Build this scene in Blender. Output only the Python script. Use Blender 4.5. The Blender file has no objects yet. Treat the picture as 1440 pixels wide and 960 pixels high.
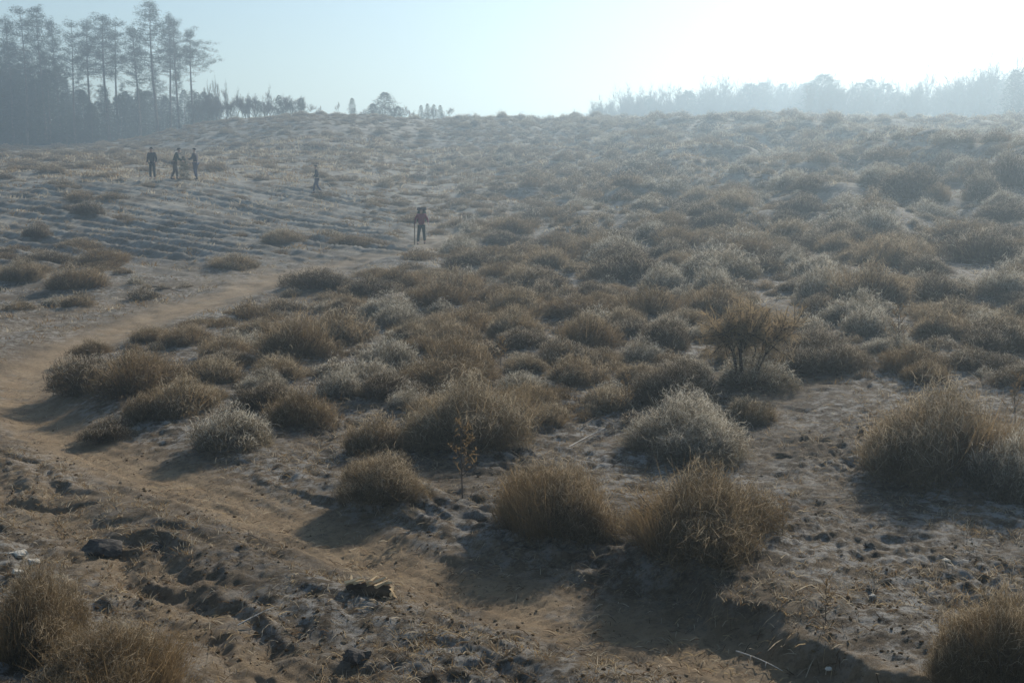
import bpy, bmesh, math, random
import numpy as np
from mathutils import Vector, Matrix

# ------------------------------------------------------------------ camera, light, sky
scene = bpy.context.scene
C = scene.collection
RAD = math.radians
CAM_H = 2.5
PITCH = RAD(7.74)
FPX = 1544.0                                   # focal length in photo pixels (1440 wide)

cam_data = bpy.data.cameras.new("camera")
cam_data.sensor_width = 36.0
cam_data.lens = FPX / 1440.0 * 36.0
cam_data.clip_start = 0.1
cam_data.clip_end = 5000
cam = bpy.data.objects.new("camera", cam_data)
cam.location = (0, 0, CAM_H)
cam.rotation_euler = (RAD(90) - PITCH, 0, 0)
C.objects.link(cam)
scene.camera = cam

SUN_AZ = RAD(28)                               # to the right of the view axis
SUN_EL = RAD(29)
world = bpy.data.worlds.new("World")
scene.world = world
world.use_nodes = True
wn = world.node_tree
bg = wn.nodes["Background"]
sky = wn.nodes.new("ShaderNodeTexSky")
sky.sky_type = 'NISHITA'
sky.sun_disc = False
sky.sun_elevation = SUN_EL
sky.sun_rotation = SUN_AZ
sky.altitude = 50
sky.air_density = 1.3
sky.dust_density = 0.25
sky.ozone_density = 1.8
wn.links.new(sky.outputs[0], bg.inputs[0])
bg.inputs[1].default_value = 0.09

sun_data = bpy.data.lights.new("sun", 'SUN')
sun_data.energy = 5.0
sun_data.angle = RAD(0.5)
sun_data.color = (1.0, 0.90, 0.76)
sun = bpy.data.objects.new("sun", sun_data)
sdir = Vector((math.sin(SUN_AZ) * math.cos(SUN_EL), math.cos(SUN_AZ) * math.cos(SUN_EL), math.sin(SUN_EL)))
sun.rotation_euler = sdir.to_track_quat('Z', 'Y').to_euler()
sun.location = (40, 100, 60)
C.objects.link(sun)

scene.view_settings.view_transform = 'Standard'
scene.view_settings.look = 'None'
scene.view_settings.exposure = 0.28
scene.view_settings.gamma = 1.0
scene.view_settings.use_curve_mapping = False
scene.render.engine = 'CYCLES'
scene.cycles.max_bounces = 5
scene.cycles.diffuse_bounces = 3
scene.cycles.transmission_bounces = 3
scene.cycles.volume_bounces = 0
scene.cycles.use_denoising = True
scene.render.filter_size = 1.5
HAZE_DENSITY = 0.0037

# ------------------------------------------------------------------ noise
_rng = np.random.default_rng(7)
_PERM = _rng.permutation(4096)
_ANG = _rng.random(4096) * 2 * np.pi
_GX, _GY = np.cos(_ANG), np.sin(_ANG)


def perlin(x, y, seed=0):
    x = x + seed * 37.17
    y = y - seed * 19.73
    xi = np.floor(x).astype(np.int64)
    yi = np.floor(y).astype(np.int64)
    xf, yf = x - xi, y - yi

    def g(ix, iy, fx, fy):
        h = _PERM[(ix + _PERM[iy & 4095]) & 4095]
        return _GX[h] * fx + _GY[h] * fy
    u = xf * xf * xf * (xf * (xf * 6 - 15) + 10)
    v = yf * yf * yf * (yf * (yf * 6 - 15) + 10)
    a = g(xi, yi, xf, yf)
    b = g(xi + 1, yi, xf - 1, yf)
    c = g(xi, yi + 1, xf, yf - 1)
    d = g(xi + 1, yi + 1, xf - 1, yf - 1)
    return (a + u * (b - a) + v * ((c + u * (d - c)) - (a + u * (b - a)))) * 1.5


def sstep(a, b, x):
    t = np.clip((x - a) / (b - a), 0, 1)
    return t * t * (3 - 2 * t)


# ------------------------------------------------------------------ how the land lies
CP, SP = math.cos(PITCH), math.sin(PITCH)


def sight(px, py):
    """direction (per metre of forward ground distance) through a point of the photograph"""
    r = (np.asarray(px, float) - 720) / FPX
    u = -(np.asarray(py, float) - 480) / FPX
    dy = CP + u * SP
    dz = -SP + u * CP
    return r / dy, dz / dy


def to_photo(x, y, z):
    dz = z - CAM_H
    depth = y * CP - dz * SP
    up = y * SP + dz * CP
    depth = np.where(np.abs(depth) < 1e-6, 1e-6, depth)
    return 720 + FPX * x / depth, 480 - FPX * up / depth, depth


# surveyed points: (photo x, photo y, forward distance in metres)
SURVEY = [
    (0, 960, 5.4), (720, 960, 5.4), (1440, 960, 5.2), (0, 850, 6.5), (720, 850, 6.5), (1440, 850, 6.3),
    (0, 720, 8.5), (720, 720, 8.4), (1100, 720, 8.2), (1440, 720, 7.9), (0, 640, 10.4), (400, 640, 10.2), (720, 640, 10.0),
    (1100, 640, 9.7), (1440, 640, 9.3), (0, 560, 13.4), (400, 560, 13), (720, 560, 12.4), (1100, 560, 11.8), (1440, 560, 11.2),
    (0, 480, 18.5), (300, 480, 18), (720, 480, 16.5), (1100, 480, 15.5), (1440, 480, 14.8),
    (0, 400, 28), (300, 400, 27), (600, 400, 25.5), (900, 400, 23), (1200, 400, 21.5), (1440, 400, 20.5),
    (0, 340, 37), (300, 340, 38.5), (590, 342, 40), (800, 342, 37), (1000, 342, 32), (1200, 342, 29), (1440, 342, 27),
    (0, 290, 48), (150, 300, 46), (400, 300, 50), (620, 300, 54), (800, 300, 49), (1000, 300, 42), (1230, 300, 37), (1440, 300, 34),
    (0, 250, 60), (245, 252, 60), (445, 272, 58), (600, 250, 73), (800, 250, 68), (1000, 250, 60), (1230, 250, 50), (1440, 245, 44),
    (0, 222, 84), (120, 215, 92), (230, 205, 100), (330, 200, 95), (430, 205, 88), (600, 205, 96), (800, 205, 92), (1000, 205, 82), (1230, 210, 66), (1440, 215, 56),
    (0, 208, 122), (120, 206, 122), (225, 190, 122), (300, 172, 116), (430, 162, 112), (520, 164, 113), (620, 169, 118), (700, 168, 122), (850, 170, 118),
    (1000, 169, 108), (1150, 170, 96), (1300, 182, 82), (1440, 194, 70),
]
_sv = np.array(SURVEY, float)
_rx, _rz = sight(_sv[:, 0], _sv[:, 1])
_cx, _cy, _cz = _rx * _sv[:, 2], _sv[:, 2], CAM_H + _rz * _sv[:, 2]
_ex = []
for az in range(-180, 180, 30):
    if abs(az) > 45:
        for r, z in ((10, 0.0), (30, 0.3), (80, 1.5), (200, 4.0)):
            _ex.append((r * math.sin(RAD(az)), r * math.cos(RAD(az)), z))
for az in (-38, -30, -22, -14, -6, 2, 10, 18, 26, 34):
    cr = 150 if az < 12 else 125
    zc = 8.2 if az < -14 else 8.8
    _ex.append((cr * math.sin(RAD(az)), cr * math.cos(RAD(az)), zc))
    _ex.append((200 * math.sin(RAD(az)), 200 * math.cos(RAD(az)), 8.2))
    _ex.append((340 * math.sin(RAD(az)), 340 * math.cos(RAD(az)), 11.0))
_ex += [(0, 1.0, 0.0), (-2, 3, 0.0), (2, 3, 0.0), (0, -4, 0.0), (-38, 40, 1.2), (-45, 75, 3.0), (33, 33, 2.6), (42, 55, 6.3)]
_ex = np.array(_ex)
PX_, PY_, PZ_ = np.r_[_cx, _ex[:, 0]], np.r_[_cy, _ex[:, 1]], np.r_[_cz, _ex[:, 2]]


def _warp(x, y):
    r = np.hypot(x, y) + 1e-9
    s = 12 * np.log1p(r / 6.0) / r               # compress far distances so that survey points are evenly spaced
    return x * s, y * s


def _kern(ax, ay, bx, by):
    return np.sqrt((ax[:, None] - bx[None]) ** 2 + (ay[:, None] - by[None]) ** 2 + 1.2 ** 2)


_wx, _wy = _warp(PX_, PY_)
_n = len(_wx)
_A = np.zeros((_n + 1, _n + 1))
_A[:_n, :_n] = _kern(_wx, _wy, _wx, _wy) - np.eye(_n) * 0.02
_A[:_n, _n] = 1
_A[_n, :_n] = 1
_W = np.linalg.solve(_A, np.r_[PZ_, 0.0])


def base_z(x, y):
    x = np.atleast_1d(np.asarray(x, float)); y = np.atleast_1d(np.asarray(y, float))
    out = np.empty(x.shape)
    xr, yr, o = x.ravel(), y.ravel(), out.ravel()
    for s in range(0, xr.size, 60000):
        wx, wy = _warp(xr[s:s + 60000], yr[s:s + 60000])
        o[s:s + 60000] = _kern(wx, wy, _wx, _wy) @ _W[:_n] + _W[_n]
    r = np.hypot(xr, yr)
    o[:] = o + (13.0 - o) * sstep(330, 600, r)
    return o.reshape(x.shape)


_T = np.exp(np.linspace(math.log(3.5), math.log(400), 1400))


def on_ground(px, py, zf=None):
    """where the sight line through a photo point meets the ground"""
    rx, rz = sight(px, py)
    x, y = rx * _T, _T
    z = CAM_H + rz * _T
    g = (zf or base_z)(x, y)
    below = np.nonzero(z <= g)[0]
    if len(below) == 0:
        k = int(np.argmin(z - g))
    else:
        k = int(below[0])
    if k > 0 and len(below):
        a, b = z[k - 1] - g[k - 1], z[k] - g[k]
        t = a / (a - b + 1e-12)
        d = _T[k - 1] + t * (_T[k] - _T[k - 1])
    else:
        d = _T[k]
    return float(rx * d), float(d)


# the wheel tracks of the sandy path, as points on the ground
def poly(pts):
    p = np.array([on_ground(a, b) for a, b in pts])
    # Catmull-Rom smoothing
    out = []
    q = np.vstack([2 * p[0] - p[1], p, 2 * p[-1] - p[-2]])
    for i in range(1, len(q) - 2):
        for t in np.linspace(0, 1, 5, endpoint=False):
            out.append(0.5 * ((2 * q[i]) + (-q[i - 1] + q[i + 1]) * t + (2 * q[i - 1] - 5 * q[i] + 4 * q[i + 1] - q[i + 2]) * t * t
                              + (-q[i - 1] + 3 * q[i] - 3 * q[i + 1] + q[i + 2]) * t ** 3))
    out.append(p[-1])
    return np.array(out)


RUT_A = poly([(1250, 1020), (1010, 915), (760, 850), (590, 800), (470, 752), (330, 700), (200, 655), (105, 610), (52, 575), (35, 545), (45, 518), (90, 492), (180, 455), (300, 418), (430, 380), (560, 352), (640, 330)])
RUT_B = poly([(620, 1050), (420, 960), (270, 860), (160, 770), (40, 690), (-60, 640), (-160, 590), (-140, 520), (0, 462), (160, 425), (300, 392), (430, 362), (540, 342), (620, 322)])
BANK = poly([(1330, 1000), (1180, 945), (1080, 895), (990, 855), (880, 822), (760, 795), (700, 778)])


def dist_poly(x, y, P):
    """distance to a polyline and signed side (positive = left of travel)"""
    best = np.full(x.shape, 1e9); side = np.zeros(x.shape)
    for a, b in zip(P[:-1], P[1:]):
        ab = b - a
        L2 = ab @ ab + 1e-12
        t = np.clip(((x - a[0]) * ab[0] + (y - a[1]) * ab[1]) / L2, 0, 1)
        dx, dy = x - (a[0] + t * ab[0]), y - (a[1] + t * ab[1])
        d = np.hypot(dx, dy)
        m = d < best
        best = np.where(m, d, best)
        side = np.where(m, np.sign(ab[0] * dy - ab[1] * dx), side)
    return best, side


HUMMOCKS = [on_ground(a, b) + (c, d) for a, b, c, d in ((1290, 232, 1.9, .9), (1372, 238, 1.6, .9), (1452, 245, 1.8, .7), (1160, 240, 1.8, .6), (1240, 212, 2.2, .4), (1060, 262, 1.6, .6))]
PALE = [on_ground(a, b) for a, b in ((1278, 190), (1300, 196), (1318, 206), (1328, 216))]      # bare crest sand, painted paler for its sunlit look
MOUNDS = []            # (x, y, radius, height) sand gathered round the bushes; filled when the bushes are placed


def ground_fields(x, y, detail=True):
    """height and surface masks of the ground"""
    shp = x.shape
    x = x.ravel(); y = y.ravel()
    z = base_z(x, y)
    r = np.hypot(x, y)
    dA, sA = dist_poly(x, y, RUT_A)
    dB, sB = dist_poly(x, y, RUT_B)
    dK, sK = dist_poly(x, y, BANK)
    wA = np.clip(0.27 + 0.017 * r, 0.3, 1.3)
    rutA = np.exp(-(dA / wA) ** 2)
    rutB = np.exp(-(dB / (wA * 0.9)) ** 2)
    road = np.clip(1.15 * rutA + (0.75 - 0.45 * sstep(9, 16, r)) * rutB, 0, 1)
    fade = 1.0 - sstep(70, 220, r)
    big = perlin(x / 7.0, y / 7.0, 1) * 0.22 * sstep(14, 40, r) + perlin(x / 2.6, y / 2.6, 2) * (0.05 + 0.20 * sstep(14, 45, r)) * fade + perlin(x / 13.0, y / 9.0, 3) * 0.75 * sstep(26, 60, r) * fade * sstep(-0.05, 0.25, x / (r + 1))
    px0, py0, _ = to_photo(x, y, z)
    hl0 = sstep(225, 265, py0) * (1 - sstep(350, 410, py0)) * (1 - sstep(520, 660, px0)) * (y > 25)
    z = z + big * (1 - 0.85 * hl0) * (1 - 0.75 * road) * (0.5 + 0.5 * fade)
    z = z - (0.07 + 0.10 * sstep(9, 14, r) * (1 - sstep(18, 26, r))) * rutA - 0.08 * rutB + 0.035 * np.exp(-((dA - 1.9 * wA) / (0.5 * wA)) ** 2) * (r < 60)
    # rolling hummocks of the right slope
    hm = sstep(22, 45, r) * fade * sstep(-0.12, 0.12, x / (r + 1))
    z = z + hm * (1.1 * np.abs(perlin(x / 5.5, y / 4.5, 50)) + 0.45 * np.abs(perlin(x / 2.4, y / 2.2, 51)) - 0.25)
    for hx, hy, hr, hh in HUMMOCKS:
        z = z + hh * np.exp(-(((x - hx) / (hr * 1.5)) ** 2 + ((y - hy) / hr) ** 2))
    # cut bank beside the path at the lower right
    near = 1 - sstep(12, 18, r)
    z = z + 0.13 * near * (sstep(-0.08, 0.08, np.where(sK < 0, dK, -dK) + perlin(x * 2.2, y * 2.2, 4) * 0.14)) * np.exp(-(dK / 1.6) ** 2) * sstep(0.5, 1.6, np.hypot(x - BANK[-1][0], y - BANK[-1][1]))
    # plough furrows on the left hillside
    fm = np.zeros_like(z)
    px, py, dep = to_photo(x, y, z)
    hill = sstep(235, 275, py) * (1 - sstep(345, 400, py)) * (1 - sstep(520, 640, px)) * (y > 25)
    q = (y + 0.72 * x + 0.45 * perlin(x / 13, y / 9, 5)) / 1.55
    fur = (1 - 2 * np.abs(np.sin(np.pi * q)) ** 0.7) * (0.75 + 0.5 * perlin((x - 0.7 * y) / 11, (y + 0.7 * x) / 3.0, 6))
    z = z + hill * 0.15 * fur
    fm = hill * np.clip(0.5 + 0.5 * fur, 0, 1)
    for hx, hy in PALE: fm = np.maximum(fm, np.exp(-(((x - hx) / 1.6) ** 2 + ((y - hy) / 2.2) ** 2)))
    # wheel and tool furrows left of the path in front
    lowl = (1 - sstep(9, 13, r)) * sstep(-0.2, 0.8, -(x + 0.2 - 0.1 * y))
    qq = np.where(sA > 0, dA, -dA) / 0.30 + 0.8 * perlin(x / 0.9, y / 0.9, 8) + 0.25 * perlin(x / 0.16, y / 0.16, 7)
    z = z + lowl * 0.027 * np.sin(2 * np.pi * qq) * (1 - 0.8 * rutA) * np.clip(0.6 + perlin(x * 1.2, y * 1.2, 9), 0, 1.2)
    rough = (1 - 0.68 * np.clip(rutA * 1.1, 0, 1))
    if detail:
        z = z + 0.004 * np.sin(2 * np.pi * dA / 0.16 + 2 * perlin(x, y, 17)) * rutA * (r < 12) + 0.006 * np.sin(2 * np.pi * (x * 0.8 - y) / 0.11 + 3 * perlin(x * 3, y * 3, 18)) * np.clip(rutA + rutB, 0, 1) * (r < 16)
        m1 = 1 - sstep(18, 45, r)
        m2 = 1 - sstep(10, 24, r)
        wxx = x + 0.15 * perlin(x * 2, y * 2, 20); wyy = y + 0.15 * perlin(x * 2, y * 2, 21)
        n1 = perlin(wxx / 0.62, wyy / 0.62, 10)
        n2 = perlin(wxx / 0.27, wyy / 0.27, 11)
        n3 = perlin(x / 0.11, y / 0.11, 12)
        n4 = perlin(x / 0.05, y / 0.05, 13)
        patch = np.clip(0.55 + 1.3 * perlin(x / 1.5, y / 1.5, 14), 0.15, 1.3) * (1 - 0.5 * lowl)
        z = z + m1 * rough * (0.024 * n1) + m1 * rough * patch * 0.034 * (0.35 - np.abs(n2) * 1.3)
        z = z + m2 * rough * patch * (0.028 * n3 + 0.018 * n4)
        z = z - m2 * rough * 0.026 * sstep(0.25, 0.6, perlin(x / 0.33, y / 0.24, 15))      # foot and hoof prints
        m3 = sstep(16, 30, r) * fade
        z = z + m3 * (0.05 * perlin(x / 0.9, y / 0.9, 16) + 0.035 * perlin(x / 0.35, y / 0.35, 19))
    return z.reshape(shp), road.reshape(shp), fm.reshape(shp), rutA.reshape(shp)


def gz(x, y):
    a = ground_fields(np.atleast_1d(np.asarray(x, float)), np.atleast_1d(np.asarray(y, float)), False)[0]
    return a if a.size > 1 else float(a[0])


# ------------------------------------------------------------------ object helpers
def tag(o, label=None, cat=None, group=None, kind=None):
    if label: o['label'] = label
    if cat: o['category'] = cat
    if group: o['group'] = group
    if kind: o['kind'] = kind
    return o


def link(name, data, parent=None, loc=(0, 0, 0), rz=0.0, scale=(1, 1, 1)):
    o = bpy.data.objects.new(name, data)
    C.objects.link(o)
    o.location = loc
    o.rotation_euler = (0, 0, rz)
    o.scale = scale
    if parent: o.parent = parent
    return o


def make_mesh(name, V, F, mat=None, col=None, smooth=False, mat_idx=None):
    """V (n,3), F (m,3) or (m,4) arrays or list of both kinds"""
    me = bpy.data.meshes.new(name)
    V = np.asarray(V, np.float32)
    Fs = F if isinstance(F, (list, tuple)) else [F]
    Fs = [np.asarray(f, np.int32) for f in Fs if len(f)]
    loops = np.concatenate([f.ravel() for f in Fs])
    sizes = np.concatenate([np.full(len(f), f.shape[1], np.int32) for f in Fs])
    starts = np.r_[0, np.cumsum(sizes)[:-1]].astype(np.int32)
    me.vertices.add(len(V)); me.vertices.foreach_set("co", V.ravel())
    me.loops.add(len(loops)); me.loops.foreach_set("vertex_index", loops)
    me.polygons.add(len(sizes)); me.polygons.foreach_set("loop_start", starts)
    try: me.polygons.foreach_set("loop_total", sizes)
    except Exception: pass
    if smooth: me.polygons.foreach_set("use_smooth", np.ones(len(sizes), bool))
    if mat is not None:
        for m in (mat if isinstance(mat, (list, tuple)) else [mat]): me.materials.append(m)
    if mat_idx is not None: me.polygons.foreach_set("material_index", np.asarray(mat_idx, np.int32))
    if col is not None:
        a = me.color_attributes.new("col", 'FLOAT_COLOR', 'POINT')
        c4 = np.ones((len(V), 4), np.float32); c4[:, :3] = col
        a.data.foreach_set("color", c4.ravel())
    me.update(calc_edges=True)
    return me


# ------------------------------------------------------------------ materials
def new_mat(name):
    m = bpy.data.materials.new(name); m.use_nodes = True
    nt = m.node_tree; nt.nodes.clear()
    out = nt.nodes.new("ShaderNodeOutputMaterial")
    return m, nt, out


def plant_mat(name, tint_a, tint_b, trans=0.36):
    """thin plant matter: diffuse + translucent, colour from the mesh times a tint that varies from plant to plant"""
    m, nt, out = new_mat(name)
    N, L = nt.nodes, nt.links
    at = N.new("ShaderNodeAttribute"); at.attribute_name = "col"
    oi = N.new("ShaderNodeObjectInfo")
    geo = N.new("ShaderNodeNewGeometry")
    nz = N.new("ShaderNodeTexNoise"); nz.inputs["Scale"].default_value = 1.3
    L.new(geo.outputs["Position"], nz.inputs["Vector"])
    ad = N.new("ShaderNodeMath"); ad.operation = 'ADD'
    L.new(oi.outputs["Random"], ad.inputs[0]); L.new(nz.outputs[0], ad.inputs[1])
    mr = N.new("ShaderNodeMapRange"); mr.inputs[1].default_value = 0.3; mr.inputs[2].default_value = 1.3
    L.new(ad.outputs[0], mr.inputs[0])
    mx = N.new("ShaderNodeMix"); mx.data_type = 'RGBA'
    mx.inputs[6].default_value = (*tint_a, 1); mx.inputs[7].default_value = (*tint_b, 1)
    L.new(mr.outputs[0], mx.inputs[0])
    mu = N.new("ShaderNodeMix"); mu.data_type = 'RGBA'; mu.blend_type = 'MULTIPLY'; mu.inputs[0].default_value = 1
    L.new(at.outputs["Color"], mu.inputs[6]); L.new(mx.outputs[2], mu.inputs[7])
    d = N.new("ShaderNodeBsdfDiffuse"); t = N.new("ShaderNodeBsdfTranslucent")
    L.new(mu.outputs[2], d.inputs[0]); L.new(mu.outputs[2], t.inputs[0])
    ms = N.new("ShaderNodeMixShader"); ms.inputs[0].default_value = trans
    L.new(d.outputs[0], ms.inputs[1]); L.new(t.outputs[0], ms.inputs[2])
    L.new(ms.outputs[0], out.inputs[0])
    return m


def simple_mat(name, c1, c2, scale=8.0, rough=0.85, bump=0.3, obj=True):
    m, nt, out = new_mat(name)
    N, L = nt.nodes, nt.links
    tc = N.new("ShaderNodeTexCoord")
    nz = N.new("ShaderNodeTexNoise"); nz.inputs["Scale"].default_value = scale; nz.inputs["Detail"].default_value = 5
    L.new(tc.outputs["Object"], nz.inputs["Vector"])
    cr = N.new("ShaderNodeValToRGB")
    cr.color_ramp.elements[0].position = 0.35; cr.color_ramp.elements[0].color = (*c1, 1)
    cr.color_ramp.elements[1].position = 0.65; cr.color_ramp.elements[1].color = (*c2, 1)
    L.new(nz.outputs[0], cr.inputs[0])
    p = N.new("ShaderNodeBsdfPrincipled"); p.inputs["Roughness"].default_value = rough
    p.inputs["Specular IOR Level"].default_value = 0.25
    L.new(cr.outputs[0], p.inputs["Base Color"])
    b = N.new("ShaderNodeBump"); b.inputs["Strength"].default_value = bump; b.inputs["Distance"].default_value = 0.02
    L.new(nz.outputs[0], b.inputs["Height"]); L.new(b.outputs[0], p.inputs["Normal"])
    L.new(p.outputs[0], out.inputs[0])
    return m


def ground_mat():
    m, nt, out = new_mat("ground")
    N, L = nt.nodes, nt.links

    def attr(n):
        a = N.new("ShaderNodeAttribute"); a.attribute_name = n; return a.outputs["Fac"]

    geo = N.new("ShaderNodeNewGeometry")

    def noise(scale, detail=4, rough=0.55, stretch=None):
        n = N.new("ShaderNodeTexNoise"); n.inputs["Scale"].default_value = scale; n.inputs["Detail"].default_value = detail; n.inputs["Roughness"].default_value = rough
        if stretch:
            mp = N.new("ShaderNodeMapping"); mp.inputs["Scale"].default_value = stretch; mp.inputs["Rotation"].default_value = (0, 0, 0.12)
            L.new(geo.outputs["Position"], mp.inputs[0]); L.new(mp.outputs[0], n.inputs["Vector"])
        else:
            L.new(geo.outputs["Position"], n.inputs["Vector"])
        return n.outputs[0]

    def ramp(v, a, b):
        r = N.new("ShaderNodeMapRange"); r.inputs[1].default_value = a; r.inputs[2].default_value = b
        r.interpolation_type = 'SMOOTHSTEP'
        L.new(v, r.inputs[0]); return r.outputs[0]

    def mix(f, a, b):
        x = N.new("ShaderNodeMix"); x.data_type = 'RGBA'
        if isinstance(f, float): x.inputs[0].default_value = f
        else: L.new(f, x.inputs[0])
        for s, c in ((6, a), (7, b)):
            if isinstance(c, tuple): x.inputs[s].default_value = (*c, 1)
            else: L.new(c, x.inputs[s])
        return x.outputs[2]

    def mul(a, b):
        x = N.new("ShaderNodeMath"); x.operation = 'MULTIPLY'
        for s, c in ((0, a), (1, b)):
            if isinstance(c, float): x.inputs[s].default_value = c
            else: L.new(c, x.inputs[s])
        return x.outputs[0]

    soil = mix(ramp(noise(2.1), .35, .65), (0.085, 0.062, 0.038), (0.185, 0.138, 0.086))
    soil = mix(ramp(noise(14, 5, .7), .4, .66), soil, (0.045, 0.033, 0.022))         # damp litter
    frost = mul(ramp(noise(7.5, 7, .78), .45, .60), ramp(noise(0.6, 4), .30, .62))
    soil = mix(mul(frost, 0.9), soil, (0.42, 0.41, 0.385))
    straw = ramp(noise(30, 3, .6, (1, 3.2, 1)), .56, .68)
    soil = mix(mul(straw, 0.75), soil, (0.30, 0.24, 0.15))
    sand = mix(ramp(noise(3.0, 4), .3, .7), (0.28, 0.20, 0.118), (0.39, 0.29, 0.18))
    sand = mix(mul(ramp(noise(22, 5, .7), .48, .66), 0.7), sand, (0.16, 0.115, 0.07))
    col = mix(mul(attr("road"), ramp(noise(2.7, 6, .7), .24, .50)), soil, sand)
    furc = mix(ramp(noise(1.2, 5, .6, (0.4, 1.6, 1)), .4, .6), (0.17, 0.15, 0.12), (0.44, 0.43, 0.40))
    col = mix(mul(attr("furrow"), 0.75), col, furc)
    farc = mix(ramp(noise(0.8, 6, .7), .4, .6), (0.13, 0.105, 0.07), (0.33, 0.315, 0.27))
    col = mix(mul(attr("far"), 0.8), col, farc)
    p = N.new("ShaderNodeBsdfPrincipled"); p.inputs["Roughness"].default_value = 0.9
    p.inputs["Specular IOR Level"].default_value = 0.2
    L.new(col, p.inputs["Base Color"])
    b = N.new("ShaderNodeBump"); b.inputs["Strength"].default_value = 1.0; b.inputs["Distance"].default_value = 0.045
    L.new(noise(38, 8, .85), b.inputs["Height"]); L.new(b.outputs[0], p.inputs["Normal"])
    L.new(p.outputs[0], out.inputs[0])
    return m


M_GROUND = ground_mat()
M_RUST = plant_mat("rusty_twigs", (0.78, 0.65, 0.49), (0.98, 0.83, 0.62))
M_TAN = plant_mat("tan_twigs", (0.95, 0.81, 0.62), (1.0, 0.90, 0.73), 0.45)
M_DARK = plant_mat("dark_twigs", (0.54, 0.47, 0.38), (0.74, 0.66, 0.55), 0.36)
M_FROST = plant_mat("frosted_twigs", (0.92, 0.90, 0.82), (1.1, 1.06, 0.96), 0.5)
M_STEM = simple_mat("woody_stem", (0.06, 0.042, 0.03), (0.13, 0.10, 0.075), 20)
M_NEEDLE = plant_mat("pine_needles", (0.9, 1.0, 0.8), (1.15, 1.05, 0.8), 0.3)
M_BARK = simple_mat("bark", (0.06, 0.045, 0.035), (0.16, 0.11, 0.08), 3)
M_TWIG = plant_mat("bare_twigs", (0.9, 0.85, 0.8), (1.1, 1.05, 1.0), 0.2)

# ------------------------------------------------------------------ the ground sheet
def build_ground():
    az_in = np.linspace(-RAD(31), RAD(31), 580)
    az_out = np.linspace(RAD(31), 2 * np.pi - RAD(31), 60)[1:-1]
    az = np.r_[az_in, az_out]
    rr = [0.6, 1.2, 2.0, 2.8, 3.4]
    r = 3.8
    while r < 145:
        rr.append(r); r *= 1.003 if r < 13 else 1.0044
    while r < 1400:
        rr.append(r); r *= 1.03
    rr = np.array(rr)
    R, A = np.meshgrid(rr, az, indexing='ij')
    X, Y = R * np.sin(A), R * np.cos(A)
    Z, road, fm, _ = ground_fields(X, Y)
    for mx, my, mr_, mh in MOUNDS:
        # only the part of the grid round the mound
        rc = math.hypot(mx, my)
        i0, i1 = np.searchsorted(rr, rc - 2.2 * mr_), np.searchsorted(rr, rc + 2.2 * mr_)
        d2 = ((X[i0:i1] - mx) ** 2 + (Y[i0:i1] - my) ** 2) / mr_ ** 2
        Z[i0:i1] += mh * np.exp(-d2)
    nr, na = R.shape
    V = np.stack([X, Y, Z], -1).reshape(-1, 3)
    V = np.vstack([V, [[0, 0, float(Z[0].mean())]]])
    i = np.arange(nr - 1)[:, None]; j = np.arange(na)[None]
    jn = (j + 1) % na
    Q = np.stack([i * na + j, i * na + jn, (i + 1) * na + jn, (i + 1) * na + j], -1).reshape(-1, 4)
    jj = np.arange(na)
    Tc = np.stack([np.full(na, nr * na), (jj + 1) % na, jj], -1)
    me = make_mesh("ground", V, [Q[:, ::-1], Tc[:, ::-1]], M_GROUND, smooth=True)
    if me.polygons[len(me.polygons) // 2].normal.z < 0: me.flip_normals()
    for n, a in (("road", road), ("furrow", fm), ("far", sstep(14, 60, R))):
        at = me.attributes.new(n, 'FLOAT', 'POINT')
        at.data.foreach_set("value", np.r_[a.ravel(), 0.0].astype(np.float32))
    g = link("ground", me)
    tag(g, "frosty sandy hillside ground with a rutted sandy track winding up it", kind='structure')
    return g


def mound_z(x, y):
    z = gz(x, y)
    for mx, my, mr_, mh in MOUNDS:
        d2 = ((x - mx) ** 2 + (y - my) ** 2) / mr_ ** 2
        if d2 < 6: z += mh * math.exp(-d2)
    return z


# ------------------------------------------------------------------ twigs
def ribbons(P0, P1, P2, w0, w1, rng):
    """thin curved blades as 3 triangles each: base, middle, tip"""
    n = len(P0)
    ax = P2 - P0
    rnd = rng.normal(size=(n, 3))
    s = np.cross(ax, rnd); s /= np.linalg.norm(s, axis=1, keepdims=True) + 1e-9
    w0 = np.broadcast_to(np.asarray(w0, float), (n,))[:, None]; w1 = np.broadcast_to(np.asarray(w1, float), (n,))[:, None]
    V = np.stack([P0 - s * w0 / 2, P0 + s * w0 / 2, P1 - s * w1 / 2, P1 + s * w1 / 2, P2], 1).reshape(-1, 3)
    b = np.arange(n)[:, None] * 5
    F = np.concatenate([b + [0, 1, 3], b + [0, 3, 2], b + [2, 3, 4]], 0)
    return V, F


def dome_dirs(n, rng, low=-0.05):
    a = rng.random(n) * 2 * np.pi
    h = low + (1 - low) * rng.random(n)
    q = np.sqrt(np.clip(1 - h * h, 0, 1))
    return np.stack([np.cos(a) * q, np.sin(a) * q, h], 1)


def lumps(D, seed, amt):
    return 1 + amt * (perlin(D[:, 0] * 1.7 + D[:, 2], D[:, 1] * 1.7 - D[:, 2] * .6, seed) + 0.55 * perlin(D[:, 0] * 4.1 - D[:, 2] * 2, D[:, 1] * 4.1 + D[:, 2], seed + 3))


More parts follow.
